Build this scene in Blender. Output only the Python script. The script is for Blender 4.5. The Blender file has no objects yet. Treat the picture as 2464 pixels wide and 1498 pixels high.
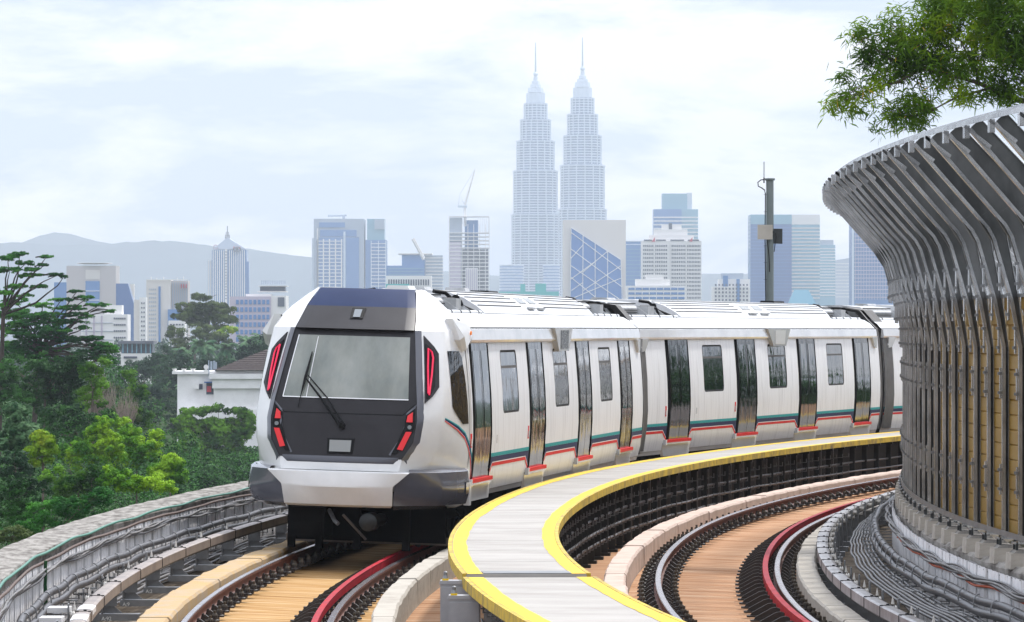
import bpy, math, random
import numpy as np
random.seed(7); RNG=np.random.default_rng(7)
S=bpy.context.scene; COL=S.collection
F=11000.0; HZ=795.0; CZ=3.1
def W(px,py,Y): return ((px-1232)*Y/F, Y, CZ-(py-HZ)*Y/F)
# ---------------------------------------------------------------- helpers
class MB:
    def __init__(s): s.v=[];s.f=[];s.m=[]
    def face(s,pts,m=0):
        b=len(s.v); s.v+= [tuple(p) for p in pts]; s.f.append(tuple(range(b,b+len(pts)))); s.m.append(m); return s
    def grid(s,rows,m=0,close=False,skip=None,mf=None):
        b=len(s.v); n=len(rows[0])
        for r in rows: s.v+=[tuple(p) for p in r]
        for i in range(len(rows)-1):
            for j in range(n if close else n-1):
                if skip and skip(i,j): continue
                k=(j+1)%n
                s.f.append((b+i*n+j,b+i*n+k,b+(i+1)*n+k,b+(i+1)*n+j)); s.m.append(mf(i,j) if mf else m)
        return s
    def box(s,x0,x1,y0,y1,z0,z1,m=0):
        b=len(s.v)
        s.v+=[(x0,y0,z0),(x1,y0,z0),(x1,y1,z0),(x0,y1,z0),(x0,y0,z1),(x1,y0,z1),(x1,y1,z1),(x0,y1,z1)]
        for q in ((0,3,2,1),(4,5,6,7),(0,1,5,4),(1,2,6,5),(2,3,7,6),(3,0,4,7)):
            s.f.append(tuple(b+i for i in q)); s.m.append(m)
        return s
    def cbox(s,cx,cy,cz,dx,dy,dz,m=0): return s.box(cx-dx/2,cx+dx/2,cy-dy/2,cy+dy/2,cz-dz/2,cz+dz/2,m)
    def prism(s,poly,axis,a,b_,m=0):
        # poly of 2d pts, extruded along axis from a to b_
        def mk(p,t):
            return {'x':(t,p[0],p[1]),'y':(p[0],t,p[1]),'z':(p[0],p[1],t)}[axis]
        n=len(poly); b=len(s.v)
        s.v+=[mk(p,a) for p in poly]+[mk(p,b_) for p in poly]
        s.f.append(tuple(range(b,b+n))); s.f.append(tuple(range(b+2*n-1,b+n-1,-1))); s.m+=[m,m]
        for i in range(n):
            j=(i+1)%n; s.f.append((b+i,b+j,b+n+j,b+n+i)); s.m.append(m)
        return s
    def tube(s,path,r,n=6,m=0,cap=True):
        P=[np.array(p,float) for p in path]; rows=[]
        for i,p in enumerate(P):
            d=P[min(i+1,len(P)-1)]-P[max(i-1,0)]; d/= (np.linalg.norm(d)+1e-9)
            up=np.array([0,0,1.]) if abs(d[2])<.9 else np.array([0,1.,0])
            a=np.cross(d,up); a/=np.linalg.norm(a); c=np.cross(a,d)
            rr=r[i] if hasattr(r,'__len__') else r
            rows.append([p+rr*(a*math.cos(t)+c*math.sin(t)) for t in [2*math.pi*k/n for k in range(n)]])
        s.grid(rows,m,close=True)
        if cap: s.face(rows[0],m); s.face(rows[-1][::-1],m)
        return s
    def lathe(s,prof,cx=0,cy=0,n=16,m=0,ax='z',lobes=0,la=0.,ph=0.):
        rows=[]
        for r,z in prof:
            row=[]
            for k in range(n):
                t=2*math.pi*k/n+ph; rr=r*(1+la*math.cos(lobes*t)) if lobes else r
                a,b=rr*math.cos(t),rr*math.sin(t)
                row.append((cx+a,cy+b,z) if ax=='z' else ((z,cx+a,cy+b) if ax=='x' else (cx+a,z,cy+b)))
            rows.append(row)
        s.grid(rows,m,close=True); s.face(rows[0],m); s.face(rows[-1],m); return s
    def mesh(s,name,mats,smooth=None):
        me=bpy.data.meshes.new(name); me.from_pydata([tuple(map(float,p)) for p in s.v],[],s.f)
        for mt in (mats if isinstance(mats,(list,tuple)) else [mats]): me.materials.append(mt)
        me.polygons.foreach_set('material_index',s.m); 
        if smooth is not None:
            me.polygons.foreach_set('use_smooth',[True]*len(s.f)); me.update()
            import bmesh
            bm=bmesh.new(); bm.from_mesh(me); bmesh.ops.remove_doubles(bm,verts=bm.verts,dist=1e-4)
            bmesh.ops.recalc_face_normals(bm,faces=bm.faces); bm.to_mesh(me); bm.free()
            me.set_sharp_from_angle(angle=math.radians(smooth))
        me.update(); return me
    def build(s,name,mats,parent=None,smooth=None,loc=None,**tagk):
        return link(name,s.mesh(name,mats,smooth),parent,loc,**tagk)
def link(name,me,parent=None,loc=None,rz=0,**tagk):
    o=bpy.data.objects.new(name,me); COL.objects.link(o)
    if parent: o.parent=parent
    if loc is not None: o.location=loc
    if rz: o.rotation_euler=(0,0,rz)
    for k,v in tagk.items(): o[k]=v
    return o
def empty(name,label,cat,loc=(0,0,0),rz=0,group=None):
    o=bpy.data.objects.new(name,None); COL.objects.link(o); o.location=loc; o.rotation_euler=(0,0,rz)
    o['label']=label; o['category']=cat
    if group: o['group']=group
    return o
def T(o,label,cat,group=None):
    o['label']=label;o['category']=cat
    if group:o['group']=group
    return o
# ---------------------------------------------------------------- materials
TONE=1.3
def tone(c): return None if c is None else tuple(x**TONE for x in c)
def mat(name,c,c2=None,scale=4.,rough=.6,metal=0.,stretch=(1,1,1),bump=0.,detail=6.,lo=.35,hi=.65,spec=.5,emit=None,es=0.,coat=0.,coord='Object',c3=None,bscale=None,trans=None,alpha=None):
    c=tone(c); c2=tone(c2); c3=tone(c3)
    if rough>=.8: spec=min(spec,.10)
    m=bpy.data.materials.new(name); m.use_nodes=True; nt=m.node_tree; N=nt.nodes; L=nt.links
    b=N['Principled BSDF']; b.inputs['Base Color'].default_value=(*c,1); b.inputs['Roughness'].default_value=rough
    b.inputs['Metallic'].default_value=metal; b.inputs['Specular IOR Level'].default_value=spec
    b.inputs['Coat Weight'].default_value=coat; b.inputs['Coat Roughness'].default_value=.05
    if emit: b.inputs['Emission Color'].default_value=(*emit,1); b.inputs['Emission Strength'].default_value=es
    if trans: b.inputs['Transmission Weight'].default_value=trans
    if alpha is not None: b.inputs['Alpha'].default_value=alpha
    if c2 or bump:
        tc=N.new('ShaderNodeTexCoord'); mp=N.new('ShaderNodeMapping'); mp.inputs['Scale'].default_value=stretch
        L.new(N.new('ShaderNodeNewGeometry').outputs['Position'] if coord=='World' else tc.outputs[coord],mp.inputs['Vector'])
        nz=N.new('ShaderNodeTexNoise'); nz.inputs['Scale'].default_value=scale; nz.inputs['Detail'].default_value=detail; nz.inputs['Roughness'].default_value=.62
        L.new(mp.outputs['Vector'],nz.inputs['Vector'])
        if c2:
            cr=N.new('ShaderNodeValToRGB'); e=cr.color_ramp.elements; e[0].position=lo;e[0].color=(*c,1);e[1].position=hi;e[1].color=(*c2,1)
            if c3: x=e.new((lo+hi)/2); x.color=(*c3,1)
            L.new(nz.outputs['Fac'],cr.inputs['Fac']); L.new(cr.outputs['Color'],b.inputs['Base Color'])
        if bump:
            nb=nz
            if bscale:
                nb=N.new('ShaderNodeTexNoise'); nb.inputs['Scale'].default_value=bscale; nb.inputs['Detail'].default_value=3; L.new(mp.outputs['Vector'],nb.inputs['Vector'])
            bp=N.new('ShaderNodeBump'); bp.inputs['Strength'].default_value=1.; bp.inputs['Distance'].default_value=bump
            L.new(nb.outputs['Fac'],bp.inputs['Height']); L.new(bp.outputs['Normal'],b.inputs['Normal'])
    return m
M={}
M['white']=mat('white_train_paint',(.75,.75,.74),(.67,.67,.66),1.6,.25,stretch=(1,.7,1),lo=.4,hi=.75,coat=.35)
# side paint with washed vertical dirt streaks
M['sidepaint']=mat('washed_side_paint',(.80,.805,.81),(.60,.60,.60),2.2,.3,stretch=(1,5,.35),lo=.5,hi=.8,spec=.35,bump=.0015,bscale=1.2)
M['roofwhite']=mat('roof_white_paint',(.70,.71,.72),(.60,.61,.62),3,.35,lo=.4,hi=.75)
M['fascia']=mat('fascia_silver_grey',(.52,.53,.535),(.66,.66,.66),1.2,.22,stretch=(1,.6,1),coat=.5)
M['roofgrey']=mat('roof_equipment_grey',(.52,.53,.54),(.40,.41,.41),5,.5)
M['darkgrille']=mat('dark_grille',(.03,.03,.032),rough=.5)
M['mask']=mat('cab_mask_anthracite',(.045,.042,.046),(.058,.055,.060),2,.42,spec=.22)
M['cap']=mat('cab_cap_navy',(.026,.050,.125),(.032,.058,.14),2,.42,spec=.12)
M['frame']=mat('mask_frame_slate',(.13,.135,.16),rough=.3,coat=.4)
M['slate']=mat('corner_bumper_slate',(.15,.155,.185),(.17,.175,.205),3,.2,coat=.5)
M['screen']=mat('windscreen_glass',(.22,.24,.215),(.34,.355,.325),1.3,.12,stretch=(1.5,1,.5),coat=.3)
M['red']=mat('red_paint',(.62,.02,.02),(.52,.03,.03),4,.35)
M['redlamp']=mat('red_lamp',(.5,.01,.015),rough=.4,emit=(1.,.01,.02),es=.25)
M['pinklamp']=mat('red_tube_lamp',(.6,.02,.08),rough=.3,emit=(1.,.03,.12),es=.45)
M['lens']=mat('lamp_lens',(.30,.32,.33),rough=.15,metal=.5)
M['black']=mat('black_rubber',(.012,.012,.013),rough=.6,spec=.2)
M['pocket']=mat('matt_black_door_pocket',(.010,.010,.011),rough=.85,spec=.03)
M['underframe']=mat('underframe_black',(.008,.008,.009),(.018,.016,.015),3,.8,spec=.1)
M['doorleaf']=mat('door_leaf_dark_gloss',(.014,.014,.016),(.025,.025,.027),1.5,.05,spec=.20,bump=.0055,bscale=1.5,stretch=(1,3.2,.35))
M['glass']=mat('tinted_window_glass',(.03,.034,.037),rough=.03,spec=.5,bump=.005,bscale=1.6,stretch=(1,1.6,.9))
M['plate']=mat('display_plate',(.33,.34,.33),rough=.2)
M['teal']=mat('stripe_teal',(.03,.38,.38),rough=.5,spec=.15)
M['navy']=mat('stripe_navy',(.012,.025,.12),rough=.5,spec=.15)
M['stripered']=mat('stripe_red',(.68,.015,.015),rough=.5,spec=.15)
M['stripewhite']=mat('stripe_white',(.8,.8,.8),rough=.3)
M['amber']=mat('amber_lamp',(.7,.2,.01),rough=.2,emit=(1.,.3,.02),es=.3)
M['bellows']=mat('gangway_bellows_grey',(.11,.105,.10),(.15,.145,.14),5,.6)
# track
M['slab1']=mat('rust_stained_slab',(.33,.19,.08),(.58,.45,.30),2.4,.85,stretch=(.3,4.5,1),lo=.36,hi=.66,c3=(.48,.32,.15),bump=.006,detail=9)
M['slab2']=mat('pink_rust_stained_slab',(.34,.18,.09),(.60,.46,.34),2.4,.85,stretch=(.3,4.5,1),lo=.36,hi=.66,c3=(.50,.32,.20),bump=.006,detail=9)
M['deck']=mat('weathered_deck_concrete',(.24,.20,.16),(.38,.33,.27),2.2,.9,bump=.006)
M['concrete']=mat('pale_concrete',(.52,.49,.44),(.38,.35,.31),2.6,.85,lo=.45,hi=.8,bump=.012,stretch=(1,1,2.5),detail=10)
M['concyel']=mat('ochre_stained_concrete',(.54,.39,.20),(.46,.41,.35),2.2,.85,lo=.35,hi=.7,bump=.012,detail=10)
M['concpink']=mat('pinkish_concrete',(.62,.52,.46),(.46,.37,.31),2.4,.85,lo=.45,hi=.8,bump=.012,detail=10)
M['walltop']=mat('grimy_parapet_concrete',(.40,.385,.36),(.08,.065,.055),3.0,.9,lo=.40,hi=.72,bump=.008,stretch=(2.6,.7,2),detail=12)
M['clad']=mat('stained_white_cladding',(.86,.86,.87),(.26,.21,.17),2.6,.5,lo=.54,hi=.80,stretch=(2,3,.45),detail=9,coord='World')
M['walk']=mat('walkway_concrete',(.485,.468,.445),(.37,.352,.33),.9,.85,stretch=(.9,1.8,1),lo=.38,hi=.78,coord='World',bump=.004,detail=10)
M['yellow']=mat('yellow_line_paint',(.76,.54,.012),(.45,.33,.05),2.2,.7,lo=.55,hi=.85,coord='World',detail=12)
M['yellowworn']=mat('worn_yellow_edge',(.62,.47,.04),(.20,.16,.08),4,.7,lo=.42,hi=.72,detail=10)
M['rail']=mat('worn_rail_top',(.48,.47,.50),(.38,.33,.32),6,.24,metal=.9)
M['rust']=mat('rail_rust',(.12,.035,.018),(.20,.07,.035),6,.7)
M['fast']=mat('fastener_iron',(.028,.020,.016),(.055,.040,.030),9,.6,bump=.004)
M['pot']=mat('fastener_pot',(.09,.07,.045),rough=.6)
M['guard']=mat('guard_rail_red',(.50,.02,.03),(.58,.05,.07),3,.55,spec=.15,lo=.35,hi=.75,c3=(.38,.035,.06),stretch=(1,.8,1))
M['cover']=mat('conductor_cover_beige',(.38,.33,.29),(.26,.22,.20),3,.42,metal=.25)
M['cover2']=mat('conductor_cover_steel',(.52,.51,.51),(.34,.325,.32),3,.38,metal=.3)
M['coverwhite']=mat('conductor_cover_white',(.72,.71,.70),rough=.4)
M['galv']=mat('galvanised_steel',(.34,.345,.35),(.24,.245,.25),3,.38,metal=.6)
M['galvdark']=mat('dull_galvanised_steel',(.085,.09,.09),(.05,.053,.053),5,.45,metal=.5)
M['insul']=mat('white_insulator',(.72,.70,.66),rough=.3)
M['cable']=mat('dark_grey_cable',(.085,.083,.088),(.12,.115,.12),5,.38)
M['cablel']=mat('light_grey_cable',(.25,.24,.235),(.16,.155,.15),5,.45)
M['cableo']=mat('orange_cable',(.55,.12,.015),rough=.5)
M['hose']=mat('green_hose',(.08,.26,.20),rough=.45)
M['pipe']=mat('brown_pipe',(.16,.11,.09),rough=.6)
M['voiddark']=mat('void_shade_dark',(.022,.024,.025),(.035,.037,.038),3,.7)  # near-black for the shaded void under the walkway
M['web']=mat('shaded_steel_web',(.24,.243,.243),(.10,.103,.103),1.2,.28,metal=.75,stretch=(1,1,.5),coord='World')  # same post steel, darkened by the shade its web lies in
M['flange']=mat('lit_steel_flange',(.58,.585,.59),(.34,.345,.35),2.5,.27,metal=.75,coord='World')  # lighter than the web: highlights on the posts put into the colour
M['gold']=mat('gold_acoustic_panel',(.38,.245,.02),(.30,.19,.015),1.2,.45,metal=.2,stretch=(1,.5,2),lo=.3,hi=.7)
M['acryl']=mat('clear_acrylic',(.80,.82,.85),rough=.05,alpha=.10)
M['boxgrey']=mat('junction_box_grey',(.42,.42,.43),(.36,.36,.37),4,.4)
M['lettering']=mat('black_lettering',(.01,.01,.01),rough=.6)
M['chalk']=mat('chalk_lettering',(.75,.75,.72),rough=.8)
# ---------------------------------------------------------------- track alignment
_KN=[18,23,37,50,63,76,90,113,200]; _KA=[.75,.7548,.7548,.8056,.5236,.7439,.5366,.52,.5]
_S=np.arange(18,200,.25); _k=np.interp(_S,_KN,_KA)/100
_i0=int((50-18)/.25); _t=np.zeros(len(_S)); _t[1:]=np.cumsum((_k[1:]+_k[:-1])/2*.25); _t=_t-_t[_i0]-.01798
_X=np.zeros(len(_S));_Y=np.zeros(len(_S))
_X[1:]=np.cumsum((np.sin(_t[1:])+np.sin(_t[:-1]))/2*.25); _Y[1:]=np.cumsum((np.cos(_t[1:])+np.cos(_t[:-1]))/2*.25)
_X=_X-_X[_i0]; _Y=_Y-_Y[_i0]+50
def tk(s,off=0.,z=0.):
    x=float(np.interp(s,_S,_X));y=float(np.interp(s,_S,_Y));t=float(np.interp(s,_S,_t))
    return (x+off*math.cos(t), y-off*math.sin(t), z)
def th(s): return float(np.interp(s,_S,_t))
def sweep(mb,prof,s0,s1,ds=1.,m=0,closed=True,cap=True,jit=None,mf=None):
    n=max(1,int(round((s1-s0)/ds))); rows=[]
    for i in range(n+1):
        s=s0+(s1-s0)*i/n
        rows.append([tk(s,o+(jit() if jit else 0),z) for o,z in prof])
    mb.grid(rows,m,close=closed,mf=mf)
    if closed and cap: mb.face(rows[0],mf(0,0) if mf else m); mb.face(rows[-1][::-1],mf(0,0) if mf else m)
    return mb
def boxprof(o0,o1,z0,z1): return [(o0,z0),(o1,z0),(o1,z1),(o0,z1)]
SN,SF=34.,150.
# ---------------------------------------------------------------- viaduct deck
d=MB(); sweep(d,[(-5.75,-.40),(-5.75,-.9),(-3.2,-1.3),(-2.6,-3.2),(2.6,-3.2),(3.2,-1.3),(5.5,-.9),(5.5,-.40)],SN,SF,2.); d.build('viaduct_deck',M['deck'],kind='structure')
def slab(name,o0,z0,o1,z1,mt,s0=SN,s1=SF,step=4.6,off=1.3):
    mb=MB(); s=s0+off
    while s<s1:
        sweep(mb,[(o0,-.398),(o1,-.398),(o1,z1),(o0,z0)],s,min(s+step-.03,s1),1.15); s+=step
    return mb.build(name,mt,kind='structure')
slab('track_bed',-3.70,-.28,-1.54,-.36,M['slab1'])
slab('track_bed',1.38,-.24,3.55,-.32,M['slab2'],off=2.7)
slab('walkway_bed',-1.28,-.385,1.10,-.38,M['slab2'])
# kerb walls
def kerb(label,o0,o1,zt,mt,s0,s1,seg,ph):
    e=empty('kerb_wall',label,'kerb wall',tk(s0,o0,-.4),group='low concrete kerb walls beside the tracks'); s=s0+ph
    inv=e.matrix_world.inverted()
    while s<s1:
        mb=MB(); a,b=s,min(s+seg-.025,s1); n=6; rows=[]
        dj=random.uniform(-.008,.008)
        for i in range(n+1):
            ss=a+(b-a)*i/n; j=random.uniform(-.007,.007)+dj; k=random.uniform(-.008,.008)
            rows.append([tk(ss,o0,-.39),tk(ss,o1,-.39),tk(ss,o1+j,zt-.03+k),tk(ss,o1-.025+j,zt+k),tk(ss,o0+.02-j,zt+k),tk(ss,o0-j,zt-.025+k)])
        mb.grid(rows,0,close=True); mb.face(rows[0]); mb.face(rows[-1][::-1])
        o=mb.build('kerb_segment',mt,e); L0=e.location; o.location=(-L0[0],-L0[1],-L0[2]); s+=seg
kerb('ochre stained concrete kerb wall along the left edge of the near track',-4.05,-3.70,.0,M['concyel'],SN,112,2.5,.4)
kerb('pale concrete kerb wall between the near track and the yellow edged walkway',-1.54,-1.27,-.04,M['concrete'],SN,112,2.5,1.2)
kerb('pinkish concrete kerb wall curving under the walkway beside the empty track',1.08,1.37,.05,M['concpink'],SN,112,2.5,.9)
kerb('pale concrete kerb wall right of the empty track beside its conductor rail',3.55,3.82,-.02,M['concrete'],SN,112,2.5,.2)
# rails
def rail_prof(o,zt):
    return [(o-.065,zt-.16),(o+.065,zt-.16),(o+.065,zt-.145),(o+.012,zt-.125),(o+.012,zt-.05),(o+.036,zt-.038),(o+.036,zt-.006),(o+.028,zt),(o-.028,zt),(o-.036,zt-.006),(o-.036,zt-.038),(o-.012,zt-.05),(o-.012,zt-.125),(o-.065,zt-.145)]
fm=MB()
fm.cbox(0,0,.015,.40,.17,.03)
for sx in (-1,1):
    fm.prism([(sx*.05,.03),(sx*.16,.03),(sx*.15,.075),(sx*.10,.115),(sx*.07,.10)],'y',-.045,.045)
    fm.prism([(sx*.045,.06),(sx*.09,.06),(sx*.085,.13),(sx*.06,.125)],'y',-.03,.03)
    fm.lathe([(.055,.03),(.055,.05),(.036,.06),(.032,.10)],sx*.205,0,8)
    fm.lathe([(.036,.10),(.030,.12),(.018,.125),(.018,.16)],sx*.205,0,8,1)
fmesh=fm.mesh('rail_fastener',[M['fast'],M['pot']])
def rail(label,o,zt,s0=SN,s1=112.):
    mb=MB(); pr=rail_prof(o,zt)
    sweep(mb,pr,s0,s1,.8,mf=lambda i,j:1 if j in (6,7,8) else 0)
    e=mb.build('rail',[M['rust'],M['rail']]); T(e,label,'rail','running rails of the two tracks')
    s=40.
    for i in range(84):
        p=tk(s,o,zt-.165-.028); r=link('rail_fastener',fmesh,e,p,-th(s)); s+=.84
    return e
rail('left running rail of the near track, rusty brown sides',-3.55,-.04)
rail('right running rail of the near track, rust red beside the red guard rail',-2.00,-.12)
rail('left running rail of the empty track, shiny top beside the pinkish kerb wall',1.76,.01)
rail('right running rail of the empty track, shiny top just right of the red guard rail',3.29,-.06)
gm=MB()
gm.prism([(-.32,-.02),(.0,-.02),(.0,.13),(-.04,.15),(-.10,.14),(-.28,.04)],'y',-.02,.02)
gm.cbox(-.16,0,-.005,.36,.13,.02)
gmesh=gm.mesh('guard_bracket',M['fast'])
def guard(label,o,zt):
    mb=MB(); sweep(mb,[(o-.032,zt-.11),(o+.02,zt-.11),(o+.028,zt-.02),(o+.038,zt),(o-.032,zt)],SN,112,.8)
    e=mb.build('guard_rail',M['guard']); T(e,label,'guard rail','red guard rails inside the curve')
    s=40.4
    for i in range(84):
        link('guard_bracket',gmesh,e,tk(s,o-.05,zt-.19),-th(s)); s+=.84
guard('red painted guard rail of the near track, disappearing under the train',-2.16,-.075)
guard('red painted guard rail of the empty track, curving beside the steel conductor rail',3.13,-.02)
# ---------------------------------------------------------------- walkway
wk=empty('walkway','raised pale concrete walkway with yellow edges curving between the two tracks','walkway',(0,0,0))
def wsec(s0,s1,o0,o1,zt):
    mb=MB(); sweep(mb,[(o0+.02,zt-.10),(o1-.02,zt-.10),(o1,zt-.02),(o1-.01,zt),(o0+.01,zt),(o0,zt-.02)],s0,s1,.6)
    return mb.build('deck_slab',M['walk'],wk)
OL,OR,WZ=-.68,.54,.72
ss=[34]; 
j=44.6
while ss[-1]<128: ss.append(ss[-1]+ (10.6 if len(ss)==1 else 2.4))
for a,b in zip(ss[:-1],ss[1:]): wsec(a,b-(.022 if a>40 else .05),OL+(0.01 if a>40 else 0),OR-(.0 if a>40 else -.05),WZ-(0 if a>40 else .03))
def ystrip(o0,o1,jl,jr,z,s0,s1):
    mb=MB(); rows=[]; n=int((s1-s0)/.35); wob=0
    for i in range(n+1):
        s=s0+(s1-s0)*i/n; wob=.7*wob+random.uniform(-.008,.008)
        rows.append([tk(s,o0+(wob if jl else 0),z),tk(s,o1+(wob if jr else 0),z)])
    mb.grid(rows); return mb
for (a,b,dz,dr) in ((34,44.55,-.03,.05),(44.6,126,0,0)):
    ystrip(OL+.035,OL+.185,0,1,WZ+dz+.004,a,b).build('yellow_line',M['yellow'],wk)
    ystrip(OR-.17+dr,OR-.03+dr,1,0,WZ+dz+.004,a,b).build('yellow_line',M['yellow'],wk)
    for o in (OL-.006,OR+.006+dr):
        mb=MB(); q=1 if o>0 else -1
        sweep(mb,[(o-.012*0,WZ+dz-.10),(o+.012*q,WZ+dz-.10),(o+.012*q,WZ+dz+.006),(o-.03*q,WZ+dz+.009),(o-.035*q,WZ+dz+.002)],a,b,.6)
        mb.build('edge_lip',M['yellowworn'],wk)
mb=MB(); sweep(mb,[(OL+.19,WZ+.003),(OR-.17,WZ+.003),(OR-.17,WZ+.009),(OL+.19,WZ+.009)],44.62,45.05,.2); mb.build('joint_plate',M['galv'],wk)
mb=MB(); sweep(mb,boxprof(.10,.16,-.385,WZ-.11),SN,126,1.2); sweep(mb,boxprof(-.30,-.24,-.385,WZ-.11),SN,126,1.2); mb.build('void_shade_panel',M['voiddark'],wk)  # near-black sheets standing in for shade and cable mass below the deck
pm=MB(); pm.box(-.05,.05,-.03,-.022,-.385,WZ-.10);pm.box(-.05,.05,.022,.03,-.385,WZ-.10);pm.box(-.004,.004,-.022,.022,-.385,WZ-.10); pm.cbox(0,0,-.36,.18,.16,.05)
pm.box(-.22,.09,-.03,.03,WZ-.16,WZ-.105)
pmesh=pm.mesh('support_post',M['galvdark'])
hm=MB(); hm.box(-.012,.0,-.012,.012,-.36,WZ-.12)
for z in (-.16,.02,.20,.38): hm.box(0,.20,-.008,.008,z,z+.014); hm.box(.188,.20,-.008,.008,z+.014,z+.085)
hmesh=hm.mesh('cable_hook',M['galv'])
s=37.
for i in range(75): link('support_post',pmesh,wk,tk(s,.38,0),-th(s)); s+=1.2
s=37.3
for i in range(100): link('cable_hook',hmesh,wk,tk(s,.26,0),-th(s)); s+=.62
s=36.5
for i in range(14):
    o=link('cable_hook',hmesh,wk,tk(s,-.34,0),-th(s)+math.pi); s+=.62
for o,z,r in ((.42,.055,.02),(.37,.245,.022),(.40,-.125,.02)):
    mb=MB(); mb.tube([tk(36+.5*i,o+.01*math.sin(i*.7),z+.006*math.sin(i*.6+o)) for i in range(180)],r,6); mb.build('duct_cable',M['cable'],wk,smooth=60)
for i in range(6):
    mb=MB(); mb.tube([tk(36+.5*k,-.42-.03*(i%2)+.02*math.sin(k*.8+i),.03+.18*(i//2)+.03*math.sin(k*.7+i*2)) for k in range(20)],.014,6); mb.build('duct_cable',M['cable'],wk,smooth=60)
# junction boxes
def jbox(label,x,y,z0,z1,w,dp,text):
    e=empty('junction_box',label,'junction box',(x,y,z0),group='grey electrical junction boxes at the walkway end')
    mb=MB(); h=z1-z0
    mb.box(0,w,0,dp,0,h); mb.prism([(-.012,h-.0),(w+.012,h-.0),(w,h+.035),(0,h+.035)],'y',-.01,dp+.01)
    mb.build('cabinet',M['boxgrey'],e,smooth=30)
    mb=MB(); mb.box(.012,w-.012,-.016,0,.02,h-.03); dr=mb.build('door',M['boxgrey'],e)
    mb=MB(); mb.lathe([(.018,-.03),(.018,-.016)],.06,h*.45,12,ax='y'); mb.build('handle',M['black'],dr)
    mb=MB(); mb.lathe([(.025,0),(.03,.02),(.02,.05),(.02,.08),(.008,.09)],.05,.06,12); mb.v=[(a,b,c+h+.035) for a,b,c in mb.v]; mb.build('cable_gland',M['galv'],e)
    mb=MB(); mb.lathe([(.032,0),(.032,.018)],.05,.06,12); mb.v=[(a,b,c+h+.036) for a,b,c in mb.v]; mb.build('yellow_ring',M['yellow'],e)
    if text: txt(text,.055,e,(.12,-.022,h*.43),M['lettering'],(math.pi/2,0,0))
    return e
def txt(t,size,parent,loc,m,rot,bold=.0015,name='lettering'):
    c=bpy.data.curves.new('t','FONT'); c.body=t; c.size=size; c.extrude=.0008; c.offset=bold
    o=bpy.data.objects.new('t',c); COL.objects.link(o); bpy.context.view_layer.update()
    me=bpy.data.meshes.new_from_object(o.evaluated_get(bpy.context.evaluated_depsgraph_get())); bpy.data.objects.remove(o)
    me.materials.clear(); me.materials.append(m)
    r=link(name,me,parent,loc); r.rotation_euler=rot; return r
jbox('front grey junction box lettered in black beside the walkway joint',-.60,43.3,-.38,.55,.30,.22,'JB03HR')
jbox('rear grey junction box half hidden behind the lettered one',-.70,44.6,-.38,.62,.34,.22,None)
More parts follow.
